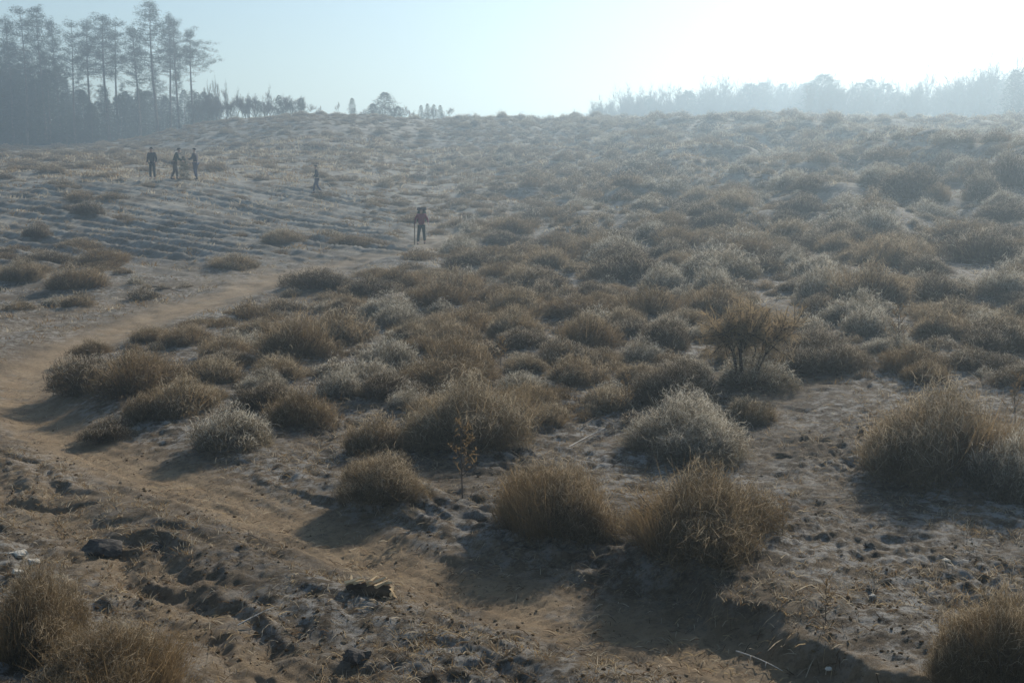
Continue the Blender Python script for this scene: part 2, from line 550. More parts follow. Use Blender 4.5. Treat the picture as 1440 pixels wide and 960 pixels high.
def dome_bush(seed, n, w, amt=0.22, frost=0.5, wisp=0.12, tint=0.9):
    """bush of fine twigs, several merged lumps, about radius 1 and height 1"""
    rng = np.random.default_rng(seed)
    k = 9
    ca = rng.random(k) * 6.283; cr = np.r_[0.05, 0.30 + 0.42 * rng.random(k - 1)]
    sr = np.r_[0.66, rng.uniform(0.30, 0.52, k - 1)] * (1 - 0.6 * (amt - 0.2))
    sh = np.r_[0.92, rng.uniform(0.45, 0.88, k - 1) * (1 - 0.25 * cr[1:])]
    pr = sr ** 2 * (0.4 + sh); pr /= pr.sum()
    ci = rng.choice(k, n, p=pr)
    D = dome_dirs(n, rng, -0.02)
    R = lumps(D + ci[:, None] * 3.1, seed, amt)
    out = rng.random(n) ** 0.5
    L = 0.09 + 0.15 * rng.random(n)
    far = R * (0.35 + 0.65 * out)
    wisps = rng.random(n) < wisp
    far = np.where(wisps, far * (1.03 + 0.28 * rng.random(n)), far)
    tip = D * far[:, None] * np.stack([sr[ci], sr[ci], sh[ci]], 1)
    tip[:, 0] += np.cos(ca[ci]) * cr[ci]; tip[:, 1] += np.sin(ca[ci]) * cr[ci]
    g = D * 0.55 + np.array([0.08, 0, 0.55]) + rng.normal(size=(n, 3)) * 0.55
    g[:, :2] += tip[:, :2] * 0.3
    g /= np.linalg.norm(g, axis=1, keepdims=True)
    base = tip - g * L[:, None]
    base[:, 2] = np.maximum(base[:, 2], -0.04)
    mid = (base + tip) / 2 + rng.normal(size=(n, 3)) * 0.03
    V, F = ribbons(base, mid, tip, w, w * 0.8, rng)
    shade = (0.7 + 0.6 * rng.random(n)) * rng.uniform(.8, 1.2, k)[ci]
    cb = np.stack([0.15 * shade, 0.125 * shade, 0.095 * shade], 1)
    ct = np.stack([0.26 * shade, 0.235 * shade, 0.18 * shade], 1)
    fr = (rng.random(n) < frost * 0.25 + 0.85 * np.clip(D[:, 2] * 1.5 - 0.35, 0, 1) * (0.4 + frost)) & (out > 0.80)      # hoar frost, made paler and thicker on upward tips to paint sunlit rims
    ct[fr] = np.array([0.84, 0.82, 0.77]) / tint * rng.uniform(.75, 1.0, (fr.sum(), 1))  # tint divided out so the painted-in rim light stays bright
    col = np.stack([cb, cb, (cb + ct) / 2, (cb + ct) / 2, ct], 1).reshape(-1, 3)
    return V, F, col


def tuft_bush(seed, n, w, frost=0.2, open_=0.75):
    """loose upright bush: stalks fanning out from several crowns at the ground"""
    rng = np.random.default_rng(seed)
    k = 9
    ca = rng.random(k) * 6.283; cr = 0.55 * np.sqrt(rng.random(k))
    cx, cy = cr * np.cos(ca), cr * np.sin(ca)
    ch = 0.62 + 0.38 * rng.random(k) - 0.35 * cr
    ci = rng.integers(0, k, n)
    base = np.stack([cx[ci] + rng.normal(size=n) * 0.11, cy[ci] + rng.normal(size=n) * 0.11, np.zeros(n) - 0.03], 1)
    a = rng.random(n) * 6.283
    sp = np.abs(rng.normal(size=n)) * 0.42 * open_ + 0.03
    lean = np.stack([np.cos(a) * sp + 0.55 * cx[ci], np.sin(a) * sp + 0.55 * cy[ci], 1 - 0.35 * sp], 1)
    lean /= np.linalg.norm(lean, axis=1, keepdims=True)
    H = ch[ci] * (0.45 + 0.6 * rng.random(n) ** 0.7)
    end = base + lean * H[:, None]
    half = n // 2
    # half the blades are short side twigs growing off along the stalks
    t = 0.3 + 0.65 * rng.random(half)
    sb = base[:half] + (end[:half] - base[:half]) * t[:, None]
    se = sb + (lean[:half] * 0.6 + rng.normal(size=(half, 3)) * 0.45) * (0.10 + 0.13 * rng.random(half))[:, None]
    base2 = np.vstack([sb, base[half:]]); end2 = np.vstack([se, end[half:]])
    end2[:, 2] = np.maximum(end2[:, 2], 0.0)
    mid = (base2 + end2) / 2 + rng.normal(size=(n, 3)) * 0.025
    V, F = ribbons(base2, mid, end2, w, w * 0.75, rng)
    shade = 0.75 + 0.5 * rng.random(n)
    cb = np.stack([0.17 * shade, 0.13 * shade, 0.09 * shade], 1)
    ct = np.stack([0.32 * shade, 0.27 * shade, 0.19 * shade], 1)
    fr = rng.random(n) < frost
    ct[fr] = ct[fr] * 0.5 + np.array([0.46, 0.46, 0.44]) * 0.5
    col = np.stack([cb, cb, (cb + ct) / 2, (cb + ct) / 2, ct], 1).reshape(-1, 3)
    return V, F, col


def tube(P, r, sides=4):
    """tapered tube along points"""
    P = np.asarray(P, float); r = np.asarray(r, float)
    T = np.gradient(P, axis=0); T /= np.linalg.norm(T, axis=1, keepdims=True) + 1e-9
    ref = np.array([0.31, 0.17, 0.93]) if abs(T[0][2]) < 0.8 else np.array([0.93, 0.2, 0.1])
    A = np.cross(T, ref); A /= np.linalg.norm(A, axis=1, keepdims=True) + 1e-9
    B = np.cross(T, A)
    ang = np.arange(sides) * 2 * np.pi / sides
    ring = P[:, None] + r[:, None, None] * (A[:, None] * np.cos(ang)[None, :, None] + B[:, None] * np.sin(ang)[None, :, None])
    V = ring.reshape(-1, 3)
    m = len(P)
    F = []
    for i in range(m - 1):
        for j in range(sides):
            F.append((i * sides + j, i * sides + (j + 1) % sides, (i + 1) * sides + (j + 1) % sides, (i + 1) * sides + j))
    return V, np.array(F)


class Acc:
    def __init__(s): s.V, s.Q, s.T, s.C, s.n = [], [], [], [], 0
    def add(s, V, F, col=(0.1, 0.1, 0.1)):
        F = np.asarray(F)
        (s.Q if F.shape[1] == 4 else s.T).append(F + s.n)
        s.V.append(np.asarray(V, float)); s.C.append(np.broadcast_to(np.asarray(col, float), (len(V), 3))); s.n += len(V)
    def mesh(s, name, mat, smooth=False):
        F = []
        if s.Q: F.append(np.vstack(s.Q))
        if s.T: F.append(np.vstack(s.T))
        return make_mesh(name, np.vstack(s.V), F, mat, np.vstack(s.C), smooth)


def stems_mesh(seed, n=26, spread=0.7, h=0.75):
    rng = np.random.default_rng(seed)
    a = Acc()
    for i in range(n):
        an = rng.random() * 6.283; q = rng.random() ** 0.6
        b = np.array([math.cos(an) * 0.22 * q, math.sin(an) * 0.22 * q, -0.06])
        e = np.array([math.cos(an) * spread * q, math.sin(an) * spread * q, h * (0.55 + 0.4 * rng.random()) * (1 - 0.35 * q)])
        m = (b + e) / 2 + rng.normal(size=3) * 0.05 + np.array([0, 0, 0.06])
        V, F = tube([b, m, e], [0.017, 0.012, 0.004], 4)
        a.add(V, F, (0.1, 0.08, 0.06))
    return a.mesh("stems", M_STEM)


# bush kinds: R rust, T tan, D dark, F frosted, G grey-olive
BUSH_MAT = {'R': M_RUST, 'T': M_TAN, 'D': M_DARK, 'F': M_FROST}
_cache = {}


def bush_mesh(kind, var, lod):
    var = var % 2 if lod == 0 else var
    key = (kind, var, lod)
    if key in _cache: return _cache[key]
    n, w = [(27000, 0.0052), (9000, 0.010), (1900, 0.024), (450, 0.055)][lod]
    seed = 100 + var * 7 + ord(kind)
    if kind == 'D': V, F, c = dome_bush(seed, n, w, 0.13, 0.22 if lod < 2 else 0.45, 0.03, 0.58)
    elif kind == 'F': V, F, c = dome_bush(seed, n, w, 0.30, 0.75, 0.15)
    elif kind == 'T':
        V, F, c = dome_bush(seed, n * 17 // 20, w, 0.24, 0.4, 0.10)
        V2, F2, c2 = tuft_bush(seed + 1, n * 3 // 20, w * .8, 0.2)
        F = np.vstack([F, F2 + len(V)]); V = np.vstack([V, V2]); c = np.vstack([c, c2])
    else:
        V, F, c = dome_bush(seed, n * 17 // 20, w, 0.24, 0.2, 0.09)
        V2, F2, c2 = tuft_bush(seed + 1, n * 3 // 20, w * .8, 0.08)
        F = np.vstack([F, F2 + len(V)]); V = np.vstack([V, V2 * [1.0, 1.0, 0.98]]); c = np.vstack([c, c2])
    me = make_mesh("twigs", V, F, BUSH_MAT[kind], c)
    _cache[key] = me
    return me


NAME = {'R': 'rusty_bush', 'T': 'tan_bush', 'D': 'dark_bush', 'F': 'frosted_bush'}
STEMS = [stems_mesh(5), stems_mesh(6)]
brng = random.Random(3)
PLACED = []          # (x, y, radius)


def place_bush(px, py, wpx, hpx, kind, label, group=None, lod=None, parts=True):
    """a bush whose foot stands on the ground where the photo shows it"""
    x, y = on_ground(px, py - 0.12 * hpx, gz)
    z = gz(x, y)
    depth = to_photo(x, y, z)[2]
    rad = 0.5 * wpx / FPX * float(depth)
    h = hpx / FPX * float(depth) * 1.02
    y += rad * 0.28
    z = gz(x, y)
    put_bush(x, y, z, rad, h, kind, label, group, lod if lod is not None else (0 if wpx > 130 else 1), parts)


def put_bush(x, y, z, rad, h, kind, label, group, lod, parts):
    MOUNDS.append((x, y, rad * 0.95, min(0.09, 0.12 * rad)))
    PLACED.append((x, y, rad))
    var = brng.randrange(3)
    rz = brng.random() * 6.283
    me = bush_mesh(kind, var, lod)
    sc = (rad * brng.uniform(1.08, 1.2), rad * brng.uniform(1.0, 1.2), h * 0.93)
    zz = z + min(0.09, 0.12 * rad) * 0.7
    if parts:
        root = link(NAME[kind], None, None, (x, y, zz), rz, sc)
        root.empty_display_size = 0.2
        link("twigs", me, root)
        link("stems", STEMS[var % 2], root)
        if kind in 'RT' and rad > 0.42:
            link("dry_stalks", STALKS[var % 2], root)
    else:
        root = link(NAME[kind], me, None, (x, y, zz), rz, sc)
    tag(root, label, "bush", group)
    return root


def stalks_mesh(seed):
    rng = np.random.default_rng(seed)
    n = 90
    an = rng.random(n) * 6.283; q = 0.8 * rng.random(n) ** 0.5
    b = np.stack([np.cos(an) * q * 0.7, np.sin(an) * q * 0.7, 0.15 + 0 * q], 1)
    e = b + np.stack([np.cos(an) * q * 0.5, np.sin(an) * q * 0.5, 0.62 + 0.36 * rng.random(n) - 0.45 * q], 1) + rng.normal(size=(n, 3)) * 0.05
    V, F = ribbons(b, (b + e) / 2 + rng.normal(size=(n, 3)) * 0.02, e, 0.007, 0.005, rng)
    return make_mesh("dry_stalks", V, F, M_TAN, np.broadcast_to([0.34, 0.27, 0.18], (len(V), 3)))


STALKS = [stalks_mesh(1), stalks_mesh(2)]

# ---- bushes one can pick out in the photograph: x, foot y, width, height (photo pixels), kind, label
TRACED = [
    (780, 772, 190, 122, 'R', "dense rusty brown bush at the edge of the sandy track, front centre"),
    (985, 795, 265, 132, 'R', "widest rusty brown bush in front, right beside the slightly smaller rusty one at the track"),
    (1338, 697, 225, 150, 'T', "biggest tan bush, tall and rounded, on the bank at the right edge"),
    (1425, 715, 120, 105, 'F', "pale frosted bush in front of the biggest tan bush at the right edge"),
    (1422, 985, 200, 150, 'R', "loose rusty bush filling the bottom right corner"),
    (35, 935, 175, 150, 'R', "dark rusty bush cut by the lower left edge below the pale stones"),
    (150, 1005, 240, 118, 'R', "golden tan bush cut by the bottom edge, beside the dark rusty corner bush"),
    (668, 642, 205, 102, 'T', "broad tan bush with a tall weed stalk in front of it"),
    (603, 636, 60, 60, 'D', "dark round bush pressed into the side of the broad tan bush by the weed stalk"),
    (528, 644, 100, 62, 'T', "squat tan bush just left of the small dark round bush"),
    (535, 712, 145, 66, 'T', "low loose tan bush on the slope directly above the smooth sand band"),
    (960, 588, 150, 84, 'D', "dark dome bush at the foot of the bare shrub"),
    (968, 652, 200, 80, 'F', "wide frosted bush with bluish shaded front behind the widest rusty bush"),
    (1155, 528, 150, 62, 'D', "long dark low bush at the top of the bare frosty bank"),
    (1400, 502, 110, 58, 'D', "very dark low bush at the right edge above the frosty bank"),
    (1290, 532, 95, 50, 'R', "small rusty bush of upright stems on top of the frosty bank"),
    (418, 517, 112, 78, 'R', "rounded rusty bush standing above the bend of the track"),
    (545, 536, 110, 60, 'F', "frosted grey bush between two rusty bushes in the middle of the slope"),
    (640, 537, 110, 68, 'R', "rusty bush right behind the broad tan bush"),
    (828, 500, 100, 60, 'R', "flame-topped rusty bush above the dark low one in the middle of the slope"),
    (790, 518, 95, 42, 'D', "dark low bush under the flame-topped rusty bush"),
    (942, 502, 88, 64, 'D', "dark pointed bush behind the dark dome by the bare shrub"),
    (762, 432, 62, 38, 'D', "small round dark bush, left one of the matching pair in mid slope"),
    (835, 428, 60, 34, 'D', "small round dark bush, right one of the matching pair in mid slope"),
    (722, 484, 84, 52, 'T', "grey tan bush below the matching pair of round dark bushes"),
    (640, 426, 84, 50, 'T', "tan bush up the slope from the squat brown row, below the walker"),
    (558, 410, 84, 34, 'R', "flat rusty bush below the walker with the stick"),
    (442, 414, 104, 36, 'D', "wide flat dark bush alone at the upper edge of the track"),
    (322, 640, 128, 62, 'F', "silvery bush overhanging the inner edge of the track bend"),
    (420, 608, 104, 66, 'R', "rusty bush right beside the silvery bush at the track"),
    (252, 592, 112, 62, 'T', "tan bush inside the bend between the silvery and the shaded bushes"),
    (200, 598, 76, 44, 'R', "small rusty bush inside the bend of the track"),
    (112, 566, 130, 66, 'D', "dark shaded bush hanging over the bend of the track"),
    (152, 622, 90, 32, 'D', "low dark bush on the lip of the track below the bend"),
    (478, 564, 84, 42, 'F', "frosted bush uphill of the rusty one by the silvery bush"),
    (812, 548, 104, 48, 'T', "pale tan bush on the slope left of the dark dome bush"),
    (880, 387, 104, 48, 'D', "large dark hummock bush in the upper middle of the slope"),
    (952, 358, 84, 40, 'R', "brown bush just uphill of the large dark hummock bush"),
    (772, 384, 84, 34, 'T', "greenish tan bush left of the large dark hummock bush"),
    (975, 390, 46, 28, 'D', "tiny round dark bush right of the large dark hummock bush"),
    (1120, 385, 68, 34, 'F', "domed bush with a bright frosted rim, mid right slope"),
    (1235, 335, 74, 42, 'F', "round bush with pale rim below the dark hollow, upper right"),
    (1322, 432, 92, 50, 'D', "dark rounded bush with a rust tip on the right slope"),
    (1385, 378, 116, 58, 'D', "broad dark bush at the right edge of the slope, above the tawny ones"),
    (1415, 425, 90, 50, 'F', "frosted bush at the right edge under the broad dark one"),
    (1228, 442, 120, 76, 'T', "wispy tan bush uphill of the long dark low bush"),
    (1160, 432, 90, 60, 'F', "wispy pale bush between the bare shrub and the wispy tan bush"),
    (1225, 478, 110, 46, 'F', "frosted loose bush behind the long dark low bush"),
    (1330, 482, 100, 46, 'T', "tan bush just left of the very dark low bush at the right edge"),
    (1005, 424, 90, 48, 'F', "pale bush behind the crown of the bare shrub"),
    (1290, 290, 110, 62, 'D', "biggest dark mound bush in the blue shade of the upper right slope"),
    (1380, 292, 64, 54, 'D', "steep dark mound bush right of the biggest shaded mound"),
    (1425, 272, 80, 64, 'D', "dark mound bush at the right edge below the skyline"),
    (1415, 300, 60, 30, 'F', "pale-rimmed bush at the right edge under the dark mounds"),
    (1320, 290, 42, 32, 'R', "brown bush squeezed between the two dark mounds, upper right"),
    (102, 414, 92, 38, 'T', "greenish tan bush on the flat ground left of the track"),
    (28, 402, 70, 36, 'T', "yellow green bush at the left edge beside the flat ground"),
    (52, 340, 44, 26, 'D', "small dark bush alone on the furrowed slope, near the left edge"),
    (124, 310, 58, 24, 'D', "dark brown bush among the furrows, below the three walkers"),
    (702, 348, 62, 22, 'D', "flat dark bush right of the walker with the stick"),
    (650, 356, 56, 20, 'D', "small flat dark bush close to the walker with the stick"),
    (262, 492, 90, 34, 'T', "low tan bush above the bend of the track"),
    (330, 500, 66, 30, 'F', "low frosted bush left of the rounded rusty bush"),
    (188, 535, 90, 40, 'T', "tan bush above the shaded bush at the bend"),
    (128, 508, 60, 32, 'R', "small reddish bush at the very outside of the track bend"),
    (558, 466, 96, 36, 'F', "frosted bush in the hollow uphill of the two rusty bushes"),
    (660, 478, 110, 44, 'R', "flat spreading rusty bush in the centre of the slope"),
    (300, 545, 100, 42, 'T', "tan bush on the inner slope above the silvery bush"),
    (375, 560, 80, 36, 'F', "pale bush just above the rusty one by the silvery bush"),
    (575, 586, 80, 36, 'F', "pale low bush uphill of the squat tan bush"),
    (735, 560, 90, 34, 'F', "low pale bush behind the broad tan bush"),
    (880, 470, 70, 40, 'T', "tan bush between the flame-topped and the dark pointed bushes"),
    (1055, 600, 90, 40, 'T', "tan skirt bush at the right of the wide frosted bush"),
    (1235, 265, 60, 30, 'F', "bright rimmed bush under the sunlit sand crest, upper right"),
    (1055, 372, 90, 40, 'R', "brown bush left of the domed bush with the bright rim"),
    (1180, 362, 70, 34, 'T', "tan bush just right of the domed bush with the bright rim"),
    (1110, 322, 60, 28, 'D', "dark bush uphill of the domed bush with the bright rim"),
    (995, 310, 64, 28, 'D', "dark hummock high in the middle of the right slope"),
    (930, 415, 80, 40, 'F', "pale bush downhill of the tiny round dark bush"),
    (700, 432, 70, 34, 'R', "rusty bush beside the left dark one of the matching pair"),
]
for t in TRACED: place_bush(*t)

# ---- the hundreds of bushes covering the rest of the hill
PHOTO_BARE = [
    [(-400, 480), (200, 425), (400, 368), (560, 345), (640, 345), (480, 395), (220, 470), (120, 490), (60, 520), (60, 560), (130, 630), (360, 650), (600, 760), (1500, 1000), (-400, 1000)],
    [(380, 640), (600, 760), (700, 640), (560, 600)],
    [(1060, 545), (1150, 535), (1440, 540), (1440, 1000), (1060, 1000)],
]


def inside(px, py, P):
    c = False
    j = len(P) - 1
    for i in range(len(P)):
        if (P[i][1] > py) != (P[j][1] > py) and px < (P[j][0] - P[i][0]) * (py - P[i][1]) / (P[j][1] - P[i][1] + 1e-9) + P[i][0]: c = not c
        j = i
    return c


def scatter():
    rng = random.Random(11)
    cell = 1.6
    grid = {}

    def add(x, y, r): grid.setdefault((int(x // cell), int(y // cell)), []).append((x, y, r))

    def clear(x, y, r):
        ix, iy = int(x // cell), int(y // cell)
        for a in range(ix - 2, ix + 3):
            for b in range(iy - 2, iy + 3):
                for q in grid.get((a, b), ()):
                    if (q[0] - x) ** 2 + (q[1] - y) ** 2 < ((0.73 if x > -2 and y > 16 else 0.78) * (q[2] + r)) ** 2: return False
        return True
    for p in PLACED: add(*p)
    for hx, hy in PALE: add(hx, hy, 1.3)
    N = 130000
    r = np.sqrt(np.array([rng.random() for _ in range(N)]) * (135 ** 2 - 11 ** 2) + 11 ** 2)
    a = np.array([rng.uniform(-0.53, 0.53) for _ in range(N)])
    X, Y = r * np.sin(a), r * np.cos(a)
    Z = ground_fields(X, Y, False)[0]
    PX, PY, DP = to_photo(X, Y, Z)
    den = perlin(X / 6, Y / 6, 30); den2 = perlin(X / 3, Y / 3, 31)
    dA, _ = dist_poly(X, Y, RUT_A)
    out = []
    for k in range(N):
        px, py = PX[k], PY[k]
        if dA[k] < 1.1: continue
        if any(inside(px, py, P) for P in PHOTO_BARE): continue
        if py > 600: continue
        p = 1.0
        px_, py_ = px + 90 * den[k], py + 25 * den2[k]
        if px_ < 620 and py_ > 238 and r[k] < 75:
            p = 0.018 if py < 400 else 0.9
            if px < 180 and py > 350: p = 0.25
            if px_ > 500: p += 0.12
        elif px < 600: p = 0.45
        if py > 345 and px > 300: p *= 0.85
        if r[k] > 122: p *= 0.6
        if den[k] < -0.22 or den2[k] < -0.3: p *= 0.2
        if rng.random() > p: continue
        size = rng.choice([0.24, 0.30, 0.38, 0.46, 0.56, 0.8]) * (0.8 if py > 380 else 1.05)
        if px > 820 and py < 400: size = rng.choice([.3, .42, .55, .68, .85, 1.0])
        if r[k] > 60: size *= 1.15
        if not clear(X[k], Y[k], size * 0.9): continue
        add(X[k], Y[k], size * 0.9)
        hh = size * rng.uniform(0.6, 1.0)
        if px < 640 and py < 400: hh *= 0.7; kind = rng.choice('RRTTD')
        elif px < 640: kind = rng.choice('RTTFD')
        elif px > 850: kind = rng.choice('FFTTDDR')
        else: kind = rng.choice('FTTDRR')
        out.append((float(X[k]), float(Y[k]), float(Z[k]), size, hh, kind, float(px), float(py), float(DP[k])))
    return out


LANDMARKS = [
    (1045, 470, "the bare shrub"), (798, 415, "the matching pair of round dark bushes"), (880, 365, "the large dark hummock bush"),
    (592, 340, "the walker in the plum jacket"), (80, 560, "the track bend"), (442, 400, "the wide flat dark bush by the track"),
    (828, 470, "the flame-topped bush"), (1160, 500, "the long dark low bush"), (1120, 370, "the domed bush with the bright rim"),
    (1290, 265, "the biggest shaded mound bush"), (1330, 205, "the sunlit crest at the upper right"), (245, 235, "the three walkers in a row"),
    (446, 255, "the lone walker on the upper slope"), (1340, 560, "the biggest tan bush"), (668, 580, "the broad tan bush with the weed stalk"),
    (322, 610, "the silvery bush at the track"), (1228, 410, "the wispy tan bush"), (1400, 475, "the very dark bush at the right edge"),
    (418, 480, "the rounded rusty bush over the track bend"), (1385, 350, "the broad dark bush at the right edge"), (545, 505, "the frosted bush between two rusty ones"),
    (942, 470, "the dark pointed bush"), (52, 330, "the lone small bush on the furrows"), (995, 298, "the high dark hummock"),
    (700, 250, "the bare middle of the upper hill"), (28, 390, "the yellow green bush at the left edge"), (541, 165, "the round skyline tree"),
    (830, 180, "the left end of the misty wood"), (1165, 185, "the wispiest tree of the misty wood"), (215, 200, "the foot of the tallest pine"),
]
ORD = ["nearest", "second", "third", "fourth", "fifth", "sixth", "seventh", "eighth", "ninth", "tenth", "eleventh", "twelfth", "thirteenth", "fourteenth"]
_seen = {}


def near_label(kind, px, py, rad):
    look = {'R': 'rusty brown', 'T': 'tan', 'D': 'dark', 'F': 'frosted'}[kind]
    L = min(LANDMARKS, key=lambda l: (l[0] - px) ** 2 + (2.2 * (l[1] - py)) ** 2)
    dx, dy = px - L[0], 2.2 * (py - L[1])
    side = ("right of" if dx > 0 else "left of") if abs(dx) > abs(dy) else ("downhill of" if dy > 0 else "uphill of")
    size = "tiny" if rad < .34 else ("small" if rad < .5 else "mid-sized")
    base = f"{size} {look} bush {side} {L[2]}"
    k = _seen.get(base, 0); _seen[base] = k + 1
    return f"{ORD[min(k, 13)]} {base}", f"{look} bushes covering the hill"


SC = scatter()
SC.sort(key=lambda t: -(t[3] / t[8]) if -60 < t[6] < 1500 else 1.0)
NOBJ = 300
near = sorted(SC[:NOBJ], key=lambda t: min((l[0] - t[6]) ** 2 + (2.2 * (l[1] - t[7])) ** 2 for l in LANDMARKS))
for t in near:
    x, y, z, rad, h, kind, px, py, dep = t
    lab, grp = near_label(kind, px, py, rad)
    lod = 1 if rad / dep * FPX > 32 else 2
    put_bush(x, y, z, rad, h, kind, lab, grp, lod, parts=(lod == 1))


def gn_scatter(name, pts, rots, scales, idx, sources, label):
    """one object of kind stuff: copies of the source meshes on points"""
    me = bpy.data.meshes.new(name)
    n = len(pts)
    me.vertices.add(n); me.vertices.foreach_set("co", np.asarray(pts, np.float32).ravel())
    for nm, typ, arr in (("rot", 'FLOAT_VECTOR', rots), ("scl", 'FLOAT_VECTOR', scales)):
        a = me.attributes.new(nm, typ, 'POINT'); a.data.foreach_set("vector", np.asarray(arr, np.float32).ravel())
    a = me.attributes.new("idx", 'INT', 'POINT'); a.data.foreach_set("value", np.asarray(idx, np.int32))
    o = link(name, me)
    ng = bpy.data.node_groups.new(name, 'GeometryNodeTree')
    ng.interface.new_socket("Geometry", in_out='INPUT', socket_type='NodeSocketGeometry')
    ng.interface.new_socket("Geometry", in_out='OUTPUT', socket_type='NodeSocketGeometry')
    N, L = ng.nodes, ng.links
    gi, go = N.new('NodeGroupInput'), N.new('NodeGroupOutput')
    g2i = N.new('GeometryNodeGeometryToInstance')
    for s in reversed(sources):
        oi = N.new('GeometryNodeObjectInfo'); oi.transform_space = 'ORIGINAL'; oi.inputs[0].default_value = s
        L.new(oi.outputs['Geometry'], g2i.inputs[0])
    iop = N.new('GeometryNodeInstanceOnPoints')
    iop.inputs['Pick Instance'].default_value = True

    def named(nm, t):
        x = N.new('GeometryNodeInputNamedAttribute'); x.data_type = t; x.inputs[0].default_value = nm
        return x.outputs[0]
    L.new(gi.outputs[0], iop.inputs['Points']); L.new(g2i.outputs[0], iop.inputs['Instance'])
    L.new(named("idx", 'INT'), iop.inputs['Instance Index'])
    e2r = N.new('FunctionNodeEulerToRotation')
    L.new(named("rot", 'FLOAT_VECTOR'), e2r.inputs[0]); L.new(e2r.outputs[0], iop.inputs['Rotation'])
    L.new(named("scl", 'FLOAT_VECTOR'), iop.inputs['Scale'])
    L.new(iop.outputs[0], go.inputs[0])
    md = o.modifiers.new("scatter", 'NODES'); md.node_group = ng
    tag(o, label, kind='stuff')
    return o


def far_bushes():
    src = []
    for lod in (2, 3):
        for kind in 'RTDF':
            s = bpy.data.objects.new("bush_source", bush_mesh(kind, 0, lod)); src.append(s)
    rest = SC[NOBJ:]
    rng = np.random.default_rng(5)
    pts = [(t[0], t[1], t[2] - 0.03) for t in rest]
    rot = [(0, 0, rng.random() * 6.28) for _ in rest]
    scl = [(t[3] * rng.uniform(.9, 1.1), t[3] * rng.uniform(.9, 1.1), t[4]) for t in rest]
    idx = ['RTDF'.index(t[5]) + (4 if t[3] / t[8] * FPX < 11 else 0) for t in rest]
    print("far bushes", len(rest), "scattered", len(SC))
    gn_scatter("shrubbery", pts, rot, scl, idx, src, "mass of small heathery bushes over the far hillside up to the crest")


far_bushes()
build_ground()


